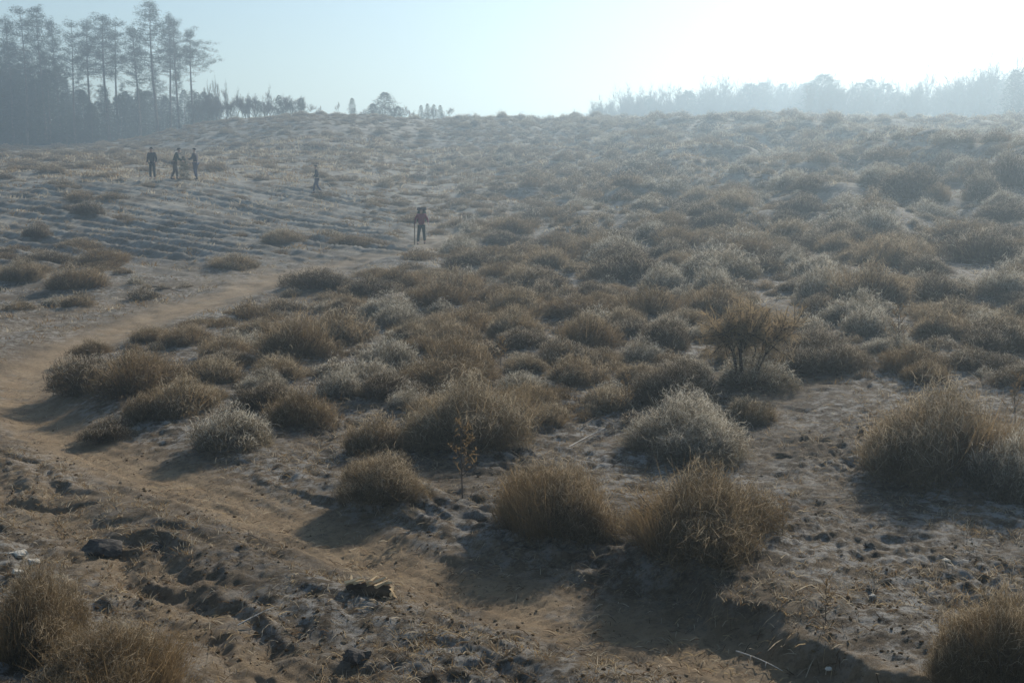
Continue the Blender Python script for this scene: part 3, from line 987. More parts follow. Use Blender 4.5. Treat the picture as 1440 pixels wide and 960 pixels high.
# ---- low plants, dry stalks and litter on the open ground
def ground_cover():
    rng = np.random.default_rng(21)

    def spots(n, r0, r1, power=1.0):
        # denser close to the camera, as the eye can resolve it
        r = r0 * (r1 / r0) ** (rng.random(n) ** power)
        a = rng.uniform(-0.52, 0.52, n)
        return r * np.sin(a), r * np.cos(a)

    def zfull(x, y): return ground_fields(x, y, True)[0]
    # dry grass: small tufts
    x, y = spots(22000, 4.2, 60)
    den = perlin(x / 1.3, y / 1.3, 40) + 0.5 * perlin(x / .4, y / .4, 41)
    dA, _ = dist_poly(x, y, RUT_A); dB, _ = dist_poly(x, y, RUT_B)
    keep = (den > -0.05) & (dA > 0.28 + 0.02 * np.hypot(x, y))
    x, y = x[keep], y[keep]; z = zfull(x, y)
    k = 8
    n = len(x)
    r = np.hypot(x, y)
    size = rng.uniform(0.02, 0.065, n) * (1 + 0.02 * r)
    X, Y, Z, S = (np.repeat(v, k) for v in (x, y, z, size))
    W = np.repeat(0.0018 + 0.0003 * r, k)
    m = n * k
    P0 = np.stack([X, Y, Z], 1) + rng.normal(size=(m, 3)) * [0.02, 0.02, 0] * (S * 12)[:, None]
    P0[:, 2] -= 0.01
    d = rng.normal(size=(m, 3)) * [0.7, 0.7, 0.2] + [0, 0, 0.75]
    P2 = P0 + d * S[:, None]
    P2[:, 2] = np.maximum(P2[:, 2], P0[:, 2] + 0.012)
    P1 = (P0 + P2) / 2 + [0, 0, 0.006]
    V, F = ribbons(P0, P1, P2, W, W * .8, rng)
    base = np.array([[0.30, 0.24, 0.15], [0.40, 0.38, 0.34], [0.20, 0.145, 0.09], [0.47, 0.47, 0.46]])
    c = base[rng.integers(0, 4, m)] * rng.uniform(.7, 1.2, m)[:, None]
    col = np.repeat(c, 5, 0)
    g = link("dry_grass", make_mesh("dry_grass", V, F, M_TAN, col))
    tag(g, "short dry frosted grass scattered over the sandy ground", kind='stuff')
    # stray grass and fallen twigs matted round the foot of each bush
    bx = [b for b in PLACED if b[1] < 24]
    q0, q2 = [], []
    for (cx, cy, cr) in bx:
        m = int(260 * cr)
        a = rng.random(m) * 6.283; rr_ = cr * (0.75 + 0.5 * rng.random(m) ** 1.6)
        X, Y = cx + rr_ * np.cos(a), cy + rr_ * np.sin(a)
        q0.append(np.stack([X, Y], 1)); q2.append(np.stack([np.cos(a), np.sin(a)], 1) * rng.uniform(-.3, 1, (m, 1)) + rng.normal(size=(m, 2)) * .6)
    q0, q2 = np.vstack(q0), np.vstack(q2); m = len(q0)
    Z = zfull(q0[:, 0], q0[:, 1])
    P0 = np.column_stack([q0, Z - .005]); S = rng.uniform(.03, .11, m)
    P2 = P0 + np.column_stack([q2, rng.uniform(.05, 1.1, m)]) * S[:, None]
    V, F = ribbons(P0, (P0 + P2) / 2 + [0, 0, .01], P2, .0042, .0035, rng)
    base = np.array([[0.30, 0.24, 0.15], [0.46, 0.44, 0.39], [0.16, 0.115, 0.075]])
    c = base[rng.integers(0, 3, m)] * rng.uniform(.7, 1.2, m)[:, None]
    g = link("undergrowth", make_mesh("undergrowth", V, F, M_TAN, np.repeat(c, 5, 0)))
    tag(g, "matted dead grass and twigs round the feet of the nearer bushes", kind='stuff')
    # paler frosted grass between the bushes further off
    r = np.sqrt(rng.random(16000) * (110 ** 2 - 12 ** 2) + 12 ** 2); r = 12 * (r / 12) ** 0.93
    a = rng.uniform(-.52, .52, len(r)); x, y = r * np.sin(a), r * np.cos(a)
    dA, _ = dist_poly(x, y, RUT_A)
    keep = (perlin(x / 3, y / 3, 60) > -.1) & (dA > 0.8)
    px_, py_, _d = to_photo(x, y, base_z(x, y))
    keep &= ~((px_ < 600) & (py_ > 255) & (py_ < 400) & (rng.random(len(x)) < .6))
    x, y, r = x[keep], y[keep], r[keep]; z = ground_fields(x, y, False)[0]
    k = 9; n = len(x); m = n * k
    S = np.repeat(rng.uniform(.08, .20, n) * (0.45 + r / 60), k); W = np.repeat(0.0015 + 0.00055 * r, k)
    P0 = np.stack([np.repeat(v, k) for v in (x, y, z)], 1) + rng.normal(size=(m, 3)) * [.12, .12, 0] * (0.4 + np.repeat(r, k)[:, None] / 60); P0[:, 2] -= .02
    P2 = P0 + (rng.normal(size=(m, 3)) * [.5, .5, .15] + [0, 0, .8]) * S[:, None]
    V, F = ribbons(P0, (P0 + P2) / 2, P2, W, W * .8, rng)
    base = np.array([[0.30, 0.24, 0.15], [0.50, 0.49, 0.45], [0.24, 0.18, 0.11], [0.55, 0.55, 0.53]])
    c = np.repeat(base[rng.integers(0, 4, n)], k, 0) * rng.uniform(.7, 1.2, m)[:, None]
    g = link("frosted_grass", make_mesh("frosted_grass", V, F, M_TAN, np.repeat(c, 5, 0)))
    tag(g, "frosted dry grass growing between the bushes on the hillside", kind='stuff')
    # litter: twigs and straws lying flat
    x, y = spots(20000, 4.2, 18)
    keep = perlin(x / 1.1, y / 1.1, 44) > -0.22
    x, y = x[keep], y[keep]; n = len(x)
    z = zfull(x, y)
    L = rng.uniform(0.02, 0.10, n); an = rng.random(n) * 6.283
    P0 = np.stack([x, y, z + 0.004], 1)
    d = np.stack([np.cos(an) * L, np.sin(an) * L, np.zeros(n)], 1)
    x2, y2 = x + d[:, 0], y + d[:, 1]
    P2 = np.stack([x2, y2, zfull(x2, y2) + 0.007 + rng.random(n) * 0.012], 1)
    P1 = (P0 + P2) / 2 + [0, 0, 0.010]
    V, F = ribbons(P0, P1, P2, 0.0045, 0.004, rng)
    base = np.array([[0.42, 0.36, 0.26], [0.12, 0.085, 0.06], [0.5, 0.48, 0.44]])
    c = base[rng.integers(0, 3, n)] * rng.uniform(.7, 1.2, n)[:, None]
    g = link("straw_litter", make_mesh("straw_litter", V, F, M_TAN, np.repeat(c, 5, 0)))
    tag(g, "straws and broken twigs lying on the sand", kind='stuff')
    # clods and crumbs of earth
    ico = bmesh.new(); bmesh.ops.create_icosphere(ico, subdivisions=1, radius=1)
    iv = np.array([v.co[:] for v in ico.verts]); ico.verts.ensure_lookup_table()
    fi = np.array([[v.index for v in f.verts] for f in ico.faces]); ico.free()
    x, y = spots(18000, 4.3, 16)
    dA, _ = dist_poly(x, y, RUT_A)
    keep = (perlin(x / 0.8, y / 0.8, 47) > -0.1) & ((dA > 0.25) | (rng.random(len(x)) < .3))
    x, y = x[keep], y[keep]; n = len(x); z = zfull(x, y)
    s = 0.003 + 0.013 * rng.random(n) ** 3
    V = iv[None] * s[:, None, None] * rng.uniform(.6, 1.2, (n, len(iv), 1)) * rng.uniform(.7, 1.3, (n, 1, 3)) * [1, 1, .7]
    V = V + np.stack([x, y, z + s * 0.2], 1)[:, None]
    F = fi[None] + (np.arange(n) * len(iv))[:, None, None]
    c = np.array([[0.20, 0.155, 0.105], [0.15, 0.115, 0.08], [0.30, 0.28, 0.25]])[rng.integers(0, 3, n)]
    g = link("gravel", make_mesh("gravel", V.reshape(-1, 3), F.reshape(-1, 3), M_TAN, np.repeat(c, len(iv), 0)))
    tag(g, "small clods and crumbs of sandy earth strewn on the open ground", kind='stuff')


ground_cover()

# ------------------------------------------------------------------ trees
def pine_proto(seed, H=20.0, low=0.34, wide=1.0, dead=0.1, needles=42, side=0.0):
    """tall pine: straight trunk, open tiers of branches, needle clumps"""
    rng = np.random.default_rng(seed)
    tr, br, cr = Acc(), Acc(), []
    zs = np.linspace(0, H, 12)
    bend = np.stack([0.25 * np.sin(zs / 6 + seed), 0.2 * np.cos(zs / 5 + seed), zs], 1)
    bend[:, :2] -= bend[0, :2]
    V, F = tube(bend, np.linspace(0.24, 0.035, 12) * H / 20, 8)
    tr.add(V, F)
    z = H * (dead + 0.02)
    tips = []
    while z < H * 0.985:
        t = z / H
        if t < low:
            prof = 0.5 + 0.6 * rng.random(); nb = 2
        else:
            u = (t - low) / (1 - low)
            prof = (3.5 * (1 - u) ** 0.65 + 0.5) * (0.65 + 0.35 * min(1, u * 5 + .3)); nb = 5
        c0 = np.array([np.interp(z, zs, bend[:, 0]), np.interp(z, zs, bend[:, 1]), z])
        a0 = rng.random() * 6.28
        for k in range(nb):
            if rng.random() < 0.24: continue
            a = a0 + k * 6.283 / nb + rng.normal() * 0.35
            Lb = prof * wide * (0.45 + 0.75 * rng.random()) * H / 20
            Lb *= 1 + side * math.cos(a)
            rise = (0.05 + 0.35 * t * rng.random()) if t > low else -0.1
            d = np.array([math.cos(a), math.sin(a), rise])
            e = c0 + d * Lb
            e[2] += 0.12 * Lb
            m = c0 + d * Lb * .5 - [0, 0, 0.05 * Lb]
            V, F = tube([c0, m, e], [0.05 * H / 20, 0.035 * H / 20, 0.012], 3)
            br.add(V, F)
            if t < low and rng.random() < 0.75: continue
            nsub = max(3, int(Lb * 2.5))
            for q in range(nsub):
                f = 0.3 + 0.75 * (q + rng.random() * .7) / nsub
                f = min(f, 1.03)
                p = (c0 * (1 - f) ** 2 + 2 * m * f * (1 - f) + e * f * f) if f <= 1 else e
                off = rng.normal(size=3) * [0.42, 0.42, 0.26] * (0.5 + 0.35 * Lb / 2)
                tips.append(p + off + [0, 0, 0.08])
        z += H * (0.022 + 0.030 * rng.random())
    tips.append(bend[-1] + [0, 0, 0.1]); tips.append(bend[-1] + [0, 0, -0.4])
    tips = np.array(tips)
    n = len(tips) * needles
    P = np.repeat(tips, needles, 0)
    dirs = rng.normal(size=(n, 3)) * [1, 1, 0.55] + [0, 0, .25]
    dirs /= np.linalg.norm(dirs, axis=1, keepdims=True)
    o = rng.normal(size=(n, 3)) * [0.28, 0.28, 0.17]
    P0 = P + o; P2 = P0 + dirs * rng.uniform(0.14, 0.30, (n, 1))
    V, F = ribbons(P0, (P0 + P2) / 2, P2, 0.045, 0.04, rng)
    sh = np.repeat(rng.uniform(.7, 1.3, len(tips)), needles * 5)[:, None]
    crown = make_mesh("crown", V, F, M_NEEDLE, np.array([0.045, 0.052, 0.032]) * sh)
    return tr.mesh("trunk", M_BARK, True), br.mesh("branches", M_BARK), crown


def bare_proto(seed, H=14.0, levels=4, spread=0.5, twig=0.045):
    """leafless broadleaf tree: trunk and branches that divide down to fine twigs"""
    rng = np.random.default_rng(seed)
    tr, br = Acc(), Acc()
    R0, R2 = [], []

    def grow(p, d, L, r, lv):
        d = d / np.linalg.norm(d)
        m = p + d * L * .5 + rng.normal(size=3) * L * .05
        e = p + d * L + rng.normal(size=3) * L * .05
        if lv >= levels:
            for _ in range(11):
                dd = d + rng.normal(size=3) * .55; dd[2] += .25
                s = p + (e - p) * rng.random()
                R0.append(s); R2.append(s + dd / np.linalg.norm(dd) * L * rng.uniform(.5, 1.1))
            return
        V, F = tube([p, m, e], [r, r * .85, r * .65], 6 if lv == 0 else 3)
        (tr if lv == 0 else br).add(V, F)
        nc = 3 if lv == 0 else rng.integers(3, 5)
        for k in range(nc):
            a = rng.random() * 6.283
            perp = np.cross(d, [math.cos(a), math.sin(a), 0.3]); perp /= np.linalg.norm(perp) + 1e-9
            f = 1.0 if k == 0 else rng.uniform(.35, 1.0)
            q = p + (e - p) * f
            dd = d + perp * spread * (0.3 if k == 0 else rng.uniform(.7, 1.3)); dd[2] += 0.22
            grow(q, dd, L * rng.uniform(.6, .8), r * .6, lv + 1)
    grow(np.zeros(3), np.array([0, 0, 1.0]), H * .34, H * 0.013, 0)
    # side limbs low on the trunk as well
    P0 = np.array(R0); P2 = np.array(R2)
    V, F = ribbons(P0, (P0 + P2) / 2, P2, twig, twig * .8, rng)
    br.add(V, F, (0.10, 0.085, 0.07))
    return tr.mesh("trunk", M_BARK, True), br.mesh("crown", M_TWIG)


def conifer_proto(seed, H=9.0, w=0.24, n=5200):
    """young conifer, branched to the ground"""
    rng = np.random.default_rng(seed)
    tr = Acc()
    V, F = tube([(0, 0, 0), (0.03, 0, H * .5), (0, 0, H)], [H * .014, H * .009, 0.01], 6)
    tr.add(V, F)
    h = rng.random(n) ** 1.25
    whorl = np.round(h * 15 + np.sin(np.arange(n)) * .35) / 15 * .3 + h * .7
    a = rng.random(n) * 6.283
    lob = 1 + .75 * perlin(a * 1.3, h * 7, seed) + .35 * perlin(a * 3.1, h * 17, seed + 2)
    R = H * w * (1 - whorl) ** 0.55 * np.sin(np.clip(whorl * 3 + .5, 0, 1.57)) * np.clip(lob, .25, 2) + 0.08
    q = R * rng.random(n) ** 0.5
    P0 = np.stack([q * np.cos(a), q * np.sin(a), whorl * H * .97 + .1 * H * 0.3 - q * .12], 1)
    d = np.stack([np.cos(a), np.sin(a), 0.2 + 0 * a], 1) + rng.normal(size=(n, 3)) * .5
    P2 = P0 + d * rng.uniform(.12, .38, (n, 1)) * H / 9
    V, F = ribbons(P0, (P0 + P2) / 2 - [0, 0, .03], P2, 0.07, 0.06, rng)
    sh = np.repeat(rng.uniform(.7, 1.3, n), 5)[:, None]
    return tr.mesh("trunk", M_BARK, True), make_mesh("crown", V, F, M_NEEDLE, np.array([0.042, 0.050, 0.034]) * sh)


PINES = [pine_proto(31, side=0.1, low=.5), pine_proto(32, wide=1.05, low=.55), pine_proto(33, wide=.85, low=.46), pine_proto(34, wide=1.15, low=.56, side=.45)]
BARES = [bare_proto(41), bare_proto(42, spread=.35), bare_proto(43, spread=.65), bare_proto(44, spread=.28, levels=3, twig=.05)]
CONS = [conifer_proto(51, w=.30, n=4200), conifer_proto(52, w=.26, n=3800), conifer_proto(53, w=.40, n=6500)]
trng = random.Random(77)


def tall(p):
    me = p[-1]
    v = np.empty(len(me.vertices) * 3, np.float32); me.vertices.foreach_get("co", v)
    return float(np.quantile(v[2::3], 0.999))


_tall = {}
MASSED = {"hazy dark young pine in the dense wood", "thin pine standing back in the shade", "bare hazy tree of the misty wood", "dim rounded conifer of the misty wood",
          "low bare shrub on the ridge", "ghostly far tree in the low misty gap"}
ZONES = [
    [(30, "below the tallest pine of the left group"), (75, "below the slim clear-trunked pine"), (125, "left of the bushiest pine"), (170, "under the bushiest pine"),
     (240, "round the foot of the tallest pine"), (300, "at the right end of the pine row"), (345, "among the first bare saplings"), (390, "round the tallest bare sapling"), (999, "by the last ridge conifers")],
    [(560, "round the big rounded skyline tree"), (590, "left of the row of spires"), (640, "at the row of spires"), (690, "left of the dip"), (750, "in the middle of the dip"), (9999, "right of the dip")],
    [(870, "at its left end"), (950, "near its left end"), (1040, "left of its middle"), (1120, "before the wispy tall tree"), (1190, "round the wispy tall tree"), (1260, "round the second tall tree"),
     (1330, "beside the thin poking tree"), (1400, "round the tall forked tree"), (9999, "at its dark right end")]]


def plant_tree(name, protos, px, top, D, label, group, Hp, cat="tree", sx=1.0, parts=("trunk", "branches", "crown"), var=None, rz=None):
    rx, rz_ = sight(px, top)
    x, y = float(rx) * D, D
    z = gz(x, y) - 0.15
    H = max(1.0, CAM_H + float(rz_) * D - z)
    p = protos[trng.randrange(len(protos)) if var is None else var]
    if id(p) not in _tall: _tall[id(p)] = tall(p)
    s = H / _tall[id(p)]
    if name in ("young_pine", "thin_pine", "bare_tree", "hazy_conifer", "ridge_shrub", "far_tree") and label in MASSED:
        for x1, w in ZONES[name[-4:] in ("tree", "ifer") and px > 800 and 2 or (px > 470 and 1 or 0)]:
            if px < x1: label = label + " " + w; break
    root = link(name, None, None, (x, y, z), trng.random() * 6.283 if rz is None else rz, (s * sx, s * sx, s))
    for nm, me in zip(parts if len(p) == 3 else ("trunk", "crown"), p):
        link(nm, me, root)
    tag(root, label, cat, group)
    return root


G = "tall pines above the left ridge"
for px, top, D, var, sx, lab in [
    (-18, 26, 128, 0, 1.0, "tall pine cut by the left edge of the view"),
    (8, 22, 132, 2, .9, "slim tall pine just inside the left edge, its crown touching the next one"),
    (27, 9, 126, 1, .95, "tallest pine of the left group, its top a narrow tuft"),
    (54, 8, 130, 0, .95, "tall pine second in height in the left group, with a flat tuft on top"),
    (76, 24, 134, 2, .9, "slim pine with clear trunk between the two left groups"),
    (97, 28, 128, 1, .9, "pine with thin see-through crown in the gap left of the bushy pine"),
    (122, 24, 133, 3, 1.0, "pine with spreading ragged side branches left of the bushiest pine"),
    (146, 19, 127, 0, 1.25, "bushiest pine in the middle of the row, with a wide flat-topped crown"),
    (160, 26, 134, 1, 1.0, "pine crowding the right side of the bushiest pine"),
    (190, 34, 131, 2, 1.0, "shorter pine between the bushiest and the tallest"),
    (214, 0, 126, 0, 1.1, "tallest pine of all, its top reaching above the whole row"),
    (233, 18, 131, 2, 1.0, "pine leaning against the right side of the tallest one"),
    (246, 26, 128, 1, .95, "second last pine at the right end of the row"),
    (268, 38, 125, 3, 1.15, "last pine at the right end, long branches reaching out over open sky"),
]:
    plant_tree("tall_pine", PINES, px, top, D, lab, G, 20.0, var=var, sx=sx, rz=0.0 if var == 3 else None)

# darker, lower forest under and behind the tall pines
for i in range(56):
    px = -40 + i * 6.1 + trng.uniform(-4, 4)
    top = (98 if px < 90 else 132) + trng.uniform(-12, 14) + max(0, px - 200) * .10
    D = trng.uniform(129, 150)
    plant_tree("young_pine", CONS, px, top, D, "hazy dark young pine in the dense wood", "young pines massed under the tall pines", 9.0, sx=trng.uniform(.65, .95))
for i in range(11):
    px = -20 + i * 27 + trng.uniform(-4, 4)
    plant_tree("thin_pine", PINES, px, (62 if px < 90 else 108) + trng.uniform(-12, 16), trng.uniform(136, 158), "thin pine standing back in the shade", "thin pines at the back of the left wood", 20.0, sx=.8)
# saplings and little conifers along the crest
for px, top, D, kind, lab in [
    (290, 112, 122, 'b', "bare sapling nearest the last tall pine, thin and straight"),
    (303, 106, 124, 'b', "taller bare sapling in the gap right of the tall pines"),
    (316, 112, 123, 'b', "bare sapling with twin tips above the dark low conifers"),
    (334, 122, 121, 'b', "short bare sapling left of the tallest one on the ridge"),
    (350, 128, 121, 'b', "spindly bare sapling on the ridge beside small conifers"),
    (378, 118, 119, 'b', "tallest bare sapling on the ridge, rising above the small conifers"),
    (402, 136, 120, 'b', "thin bare sapling between two small ridge conifers"),
    (278, 140, 126, 'c', "dark low conifer at the foot of the last tall pine"),
    (304, 136, 126, 'c', "dark pointed conifer under the bare saplings"),
    (326, 146, 125, 'c', "small dark conifer right of the pointed one under the saplings"),
    (364, 142, 120, 'c', "small ragged conifer on the ridge left of the tallest sapling"),
    (392, 134, 119, 'c', "slender conifer on the ridge right beside the tallest sapling"),
    (408, 142, 119, 'c', "stubby conifer in the middle of the ridge group"),
    (423, 138, 119, 'c', "last rounded conifer of the ridge group"),
    (450, 148, 118, 'b', "tiny bare tree alone on the ridge top"),
    (475, 143, 120, 'b', "tiny bare tree on the ridge beside a pointed conifer"),
    (495, 138, 122, 'c', "small pointed conifer left of the big round tree on the skyline"),
    (541, 130, 124, 'r', "big rounded tree standing alone on the skyline"),
    (524, 146, 125, 'r', "low round tree leaning against the big rounded skyline tree"),
    (560, 150, 126, 'r', "small round tree on the lee side of the big rounded skyline tree"),
    (592, 148, 122, 'c', "first spire of the little row of conifers on the skyline"),
    (601, 146, 122, 'c', "second spire of the little row of conifers on the skyline"),
    (610, 147, 122, 'c', "third spire of the little row of conifers on the skyline"),
    (619, 148, 123, 'c', "last spire of the little row of conifers on the skyline"),
]:
    if kind == 'b': plant_tree("bare_sapling", BARES, px, top, D, lab, "bare saplings on the crest", 15.0, sx=.5, var=trng.randrange(3))
    elif kind == 'c': plant_tree("small_conifer", CONS, px, top, D, lab, "small conifers on the crest", 9.0, sx=1.0, var=trng.randrange(2))
    else: plant_tree("round_tree", CONS, px, top, D, lab, "round trees on the crest", 9.0, sx=1.5, var=2)

for i in range(46):
    px = (278 + i * 5.2 + trng.uniform(-4, 4)) if i < 30 else (500 + (i - 30) * 8.5 + trng.uniform(-4, 4))
    plant_tree("ridge_shrub", BARES, px, (140 if px < 430 else 153) + trng.uniform(-9, 6), trng.uniform(119, 127), "low bare shrub on the ridge", "low bare shrubs along the crest", 15.0, sx=trng.uniform(1.1, 1.8), var=trng.randrange(3))

# far low wood in the misty dip
for i in range(30):
    px = 620 + i * 7.2 + trng.uniform(-3, 3)
    plant_tree("far_tree", BARES, px, 160 + trng.uniform(-4, 5), trng.uniform(290, 330), "ghostly far tree in the low misty gap", "far misty trees in the gap of the skyline", 15.0, sx=1.2)


# misty wood at the right
def skyline(px):
    return float(np.interp(px, [800, 820, 845, 870, 930, 1000, 1060, 1140, 1165, 1190, 1235, 1270, 1330, 1390, 1410, 1440, 1480],
                           [166, 152, 134, 124, 118, 114, 108, 110, 98, 118, 102, 118, 112, 92, 108, 92, 90]))


for i in range(150):
    px = 812 + i * 4.3 + trng.uniform(-5, 5)
    k = i % 4
    top = skyline(px) + (trng.uniform(-8, 4) if k == 0 else trng.uniform(0, 18))
    D = trng.uniform(190, 215) if px < 1150 else trng.uniform(150, 185)
    if trng.random() < .84:
        plant_tree("bare_tree", BARES, px, top, D, "bare hazy tree of the misty wood", "bare trees of the misty wood on the right", 15.0, sx=trng.uniform(.85, 1.2), var=trng.randrange(3))
    else:
        plant_tree("hazy_conifer", CONS, px, top + 8, D + 6, "dim rounded conifer of the misty wood", "conifers of the misty wood on the right", 9.0, sx=trng.uniform(.9, 1.3))
for px, top, D, var, lab in [
    (1165, 94, 175, 0, "wispy tall bare tree rising highest over the middle of the misty wood"),
    (1226, 98, 172, 1, "bare tree rising from the misty wood beside the wispy tall one"),
    (1302, 92, 170, 1, "thin bare tree poking up between the two groups of the misty wood"),
    (1374, 86, 150, 0, "tall open bare tree with forked trunk near the right end of the wood"),
    (1391, 76, 148, 1, "tallest open bare tree near the right end of the wood"),
    (1403, 84, 149, 3, "slim bare tree just beside the tallest open one in the misty wood"),
    (1434, 68, 150, 0, "bare tree cut by the right edge, above the dark end of the wood"),
    (1350, 104, 152, 3, "slim bare tree left of the forked one near the end of the wood"),
]:
    plant_tree("bare_tree", BARES, px, top, D, lab, "bare trees of the misty wood on the right", 15.0, sx=.8, var=var)
for px, top, D in [(1428, 98, 128), (1442, 94, 127), (1456, 92, 130)]:
    plant_tree("dark_conifer", CONS, px, top, D, "dark dense conifer at the right edge of the misty wood", "dark conifers at the right edge", 9.0, sx=.8, var=0)


# ------------------------------------------------------------------ bare shrub with forked stems, weed stalks
def shrub(px, py, hpx, label):
    x, y = on_ground(px, py, gz)
    z = gz(x, y)
    dep = float(to_photo(x, y, z)[2])
    H = hpx / FPX * dep
    rng = np.random.default_rng(91)
    st, tw0, tw2 = Acc(), [], []
    for k in range(7):
        a = k * 0.9 + rng.random(); lean = 0.1 + 0.45 * rng.random()
        d = np.array([math.cos(a) * lean, math.sin(a) * lean, 1.0])
        p = np.array([math.cos(a) * .03, math.sin(a) * .03, -.05])
        q = p + d * .38 + rng.normal(size=3) * .02
        V, F = tube([p, (p + q) / 2, q], [.012, .010, .008], 6); st.add(V, F)
        for j in range(5):
            b = rng.random() * 6.283
            dd = d * .7 + np.array([math.cos(b), math.sin(b), 0.1]) * rng.uniform(.25, .65)
            e = q + dd * rng.uniform(.22, .36)
            V, F = tube([q, (q + e) / 2 + rng.normal(size=3) * .015, e], [.008, .006, .004], 4); st.add(V, F)
            for m in range(8):
                s9 = q + (e - q) * rng.uniform(.35, 1)
                g9 = dd * .6 + rng.normal(size=3) * .55
                e9 = s9 + g9 / np.linalg.norm(g9) * rng.uniform(.12, .27)
                V, F = tube([s9, (s9 + e9) / 2 + rng.normal(size=3) * .012, e9], [.005, .004, .002], 3); st.add(V, F)
                for _ in range(24):
                    s = s9 + (e9 - s9) * rng.uniform(.15, 1)
                    g = g9 * .4 + rng.normal(size=3) * .6
                    tw0.append(s); tw2.append(s + g / np.linalg.norm(g) * rng.uniform(.04, .15))
    P0, P2 = np.array(tw0), np.array(tw2)
    V, F = ribbons(P0, (P0 + P2) / 2 + rng.normal(size=P0.shape) * .008, P2, .0055, .004, rng)
    root = link("bare_shrub", None, None, (x, y, z), 0, (H * .88, H * .88, H))
    link("stems", st.mesh("stems", M_STEM, True), root)
    link("crown", make_mesh("crown", V, F, M_TAN, np.array([.32, .27, .20]) * np.repeat(rng.uniform(.7, 1.3, len(P0)), 5)[:, None]), root)
    tag(root, label, "shrub")


shrub(1046, 548, 158, "taller bare shrub with forked dark stems rising over the bushes in mid slope")


def weed(px, py, hpx, seed, label, nside=16):
    x, y = on_ground(px, py, gz)
    z = gz(x, y)
    H = hpx / FPX * float(to_photo(x, y, z)[2])
    rng = np.random.default_rng(seed)
    a = Acc(); t0, t2 = [], []
    P = np.array([(0, 0, -.03), (.01, 0, .4), (-.01, .01, .75), (.015, 0, 1.0)]) + rng.normal(size=(4, 3)) * .012
    V, F = tube(P, [.010, .008, .006, .003], 5); a.add(V, F)
    for k in range(nside):
        f = .25 + .75 * k / nside
        b = rng.random() * 6.283; L = .32 * (1.15 - f) + .06
        s = np.array([0, 0, f]); e = s + np.array([math.cos(b) * .7, math.sin(b) * .7, .75]) * L
        V, F = tube([s, (s + e) / 2 - [0, 0, .02], e], [.007, .005, .003], 3); a.add(V, F)
        for j in range(16):
            q = s + (e - s) * rng.uniform(.3, 1.05)
            t0.append(q); t2.append(q + rng.normal(size=3) * .035 + [0, 0, .02])
    root = link("dry_weed", None, None, (x, y, z), 0, (H, H, H))
    link("stalk", a.mesh("stalk", M_STEM, True), root)
    P0, P2 = np.array(t0), np.array(t2)
    V, F = ribbons(P0, (P0 + P2) / 2, P2, .012, .01, rng)
    link("seed_heads", make_mesh("seed_heads", V, F, M_TAN, np.broadcast_to([.22, .17, .11], (len(V), 3))), root)
    tag(root, label, "weed", "tall dry weeds")


for w in [(650, 700, 108, 1, "tallest dry weed stalk in front of the broad tan bush"),
          (705, 535, 60, 2, "thin dry weed in the centre of the slope behind the broad tan bush"),
          (1425, 600, 75, 3, "upright dark weed stalk at the right edge in the biggest tan bush"),
          (1262, 500, 70, 4, "dry weed leaning over the small rusty bush of upright stems"),
          (1100, 760, 60, 5, "short dry weed on the bank right of the widest rusty bush"),
          (1160, 880, 70, 6, "dry weed on the rough sandy bank near the bottom right bush"),
          (880, 590, 62, 7, "dry weed beside the fallen pale sticks"),
          (210, 560, 56, 8, "dry weed among the bushes inside the track bend")]:
    weed(*w)


# ------------------------------------------------------------------ stones and bits of wood
def rock_mesh(seed, mat, flat=.6, elong=1.0):
    rng = np.random.default_rng(seed)
    bm = bmesh.new(); bmesh.ops.create_icosphere(bm, subdivisions=3, radius=1)
    P = np.array([v.co[:] for v in bm.verts])
    n = perlin(P[:, 0] * 1.1 + P[:, 2], P[:, 1] * 1.1 - P[:, 2], seed) * .35 + perlin(P[:, 0] * 3 + P[:, 2] * 2, P[:, 1] * 3, seed + 1) * .12
    for _ in range(7):      # flat broken faces
        d = rng.normal(size=3); d /= np.linalg.norm(d)
        k = P @ d; lim = rng.uniform(.55, .8)
        P = P - np.outer(np.maximum(k - lim, 0), d)
    P = P * (1 + n)[:, None] * [elong, 1, flat]
    for v, p in zip(bm.verts, P): v.co = p
    me = bpy.data.meshes.new("stone"); bm.to_mesh(me); bm.free()
    me.materials.append(mat)
    return me


M_PALE = simple_mat("pale_stone", (0.42, 0.38, 0.31), (0.62, 0.57, 0.48), 5)
M_DSTONE = simple_mat("dark_clod", (0.035, 0.03, 0.026), (0.08, 0.07, 0.06), 5)
M_CUT = simple_mat("cut_wood", (0.50, 0.36, 0.20), (0.68, 0.52, 0.32), 9)
M_WOODBARK = simple_mat("old_bark", (0.04, 0.026, 0.016), (0.11, 0.075, 0.045), 12, bump=.8)


def stone(px, py, wpx, seed, mat, label, name="stone", elong=1.2, group=None):
    x, y = on_ground(px, py, gz)
    z = float(ground_fields(np.array([x]), np.array([y]))[0][0])
    s = .5 * wpx / FPX * float(to_photo(x, y, z)[2])
    o = link(name, rock_mesh(seed, mat, .6, 1.0), None, (x, y, z + s * .25), trng.uniform(-.4, .4), (s * elong, s, s))
    tag(o, label, name.replace("_", " ").split()[-1], group)


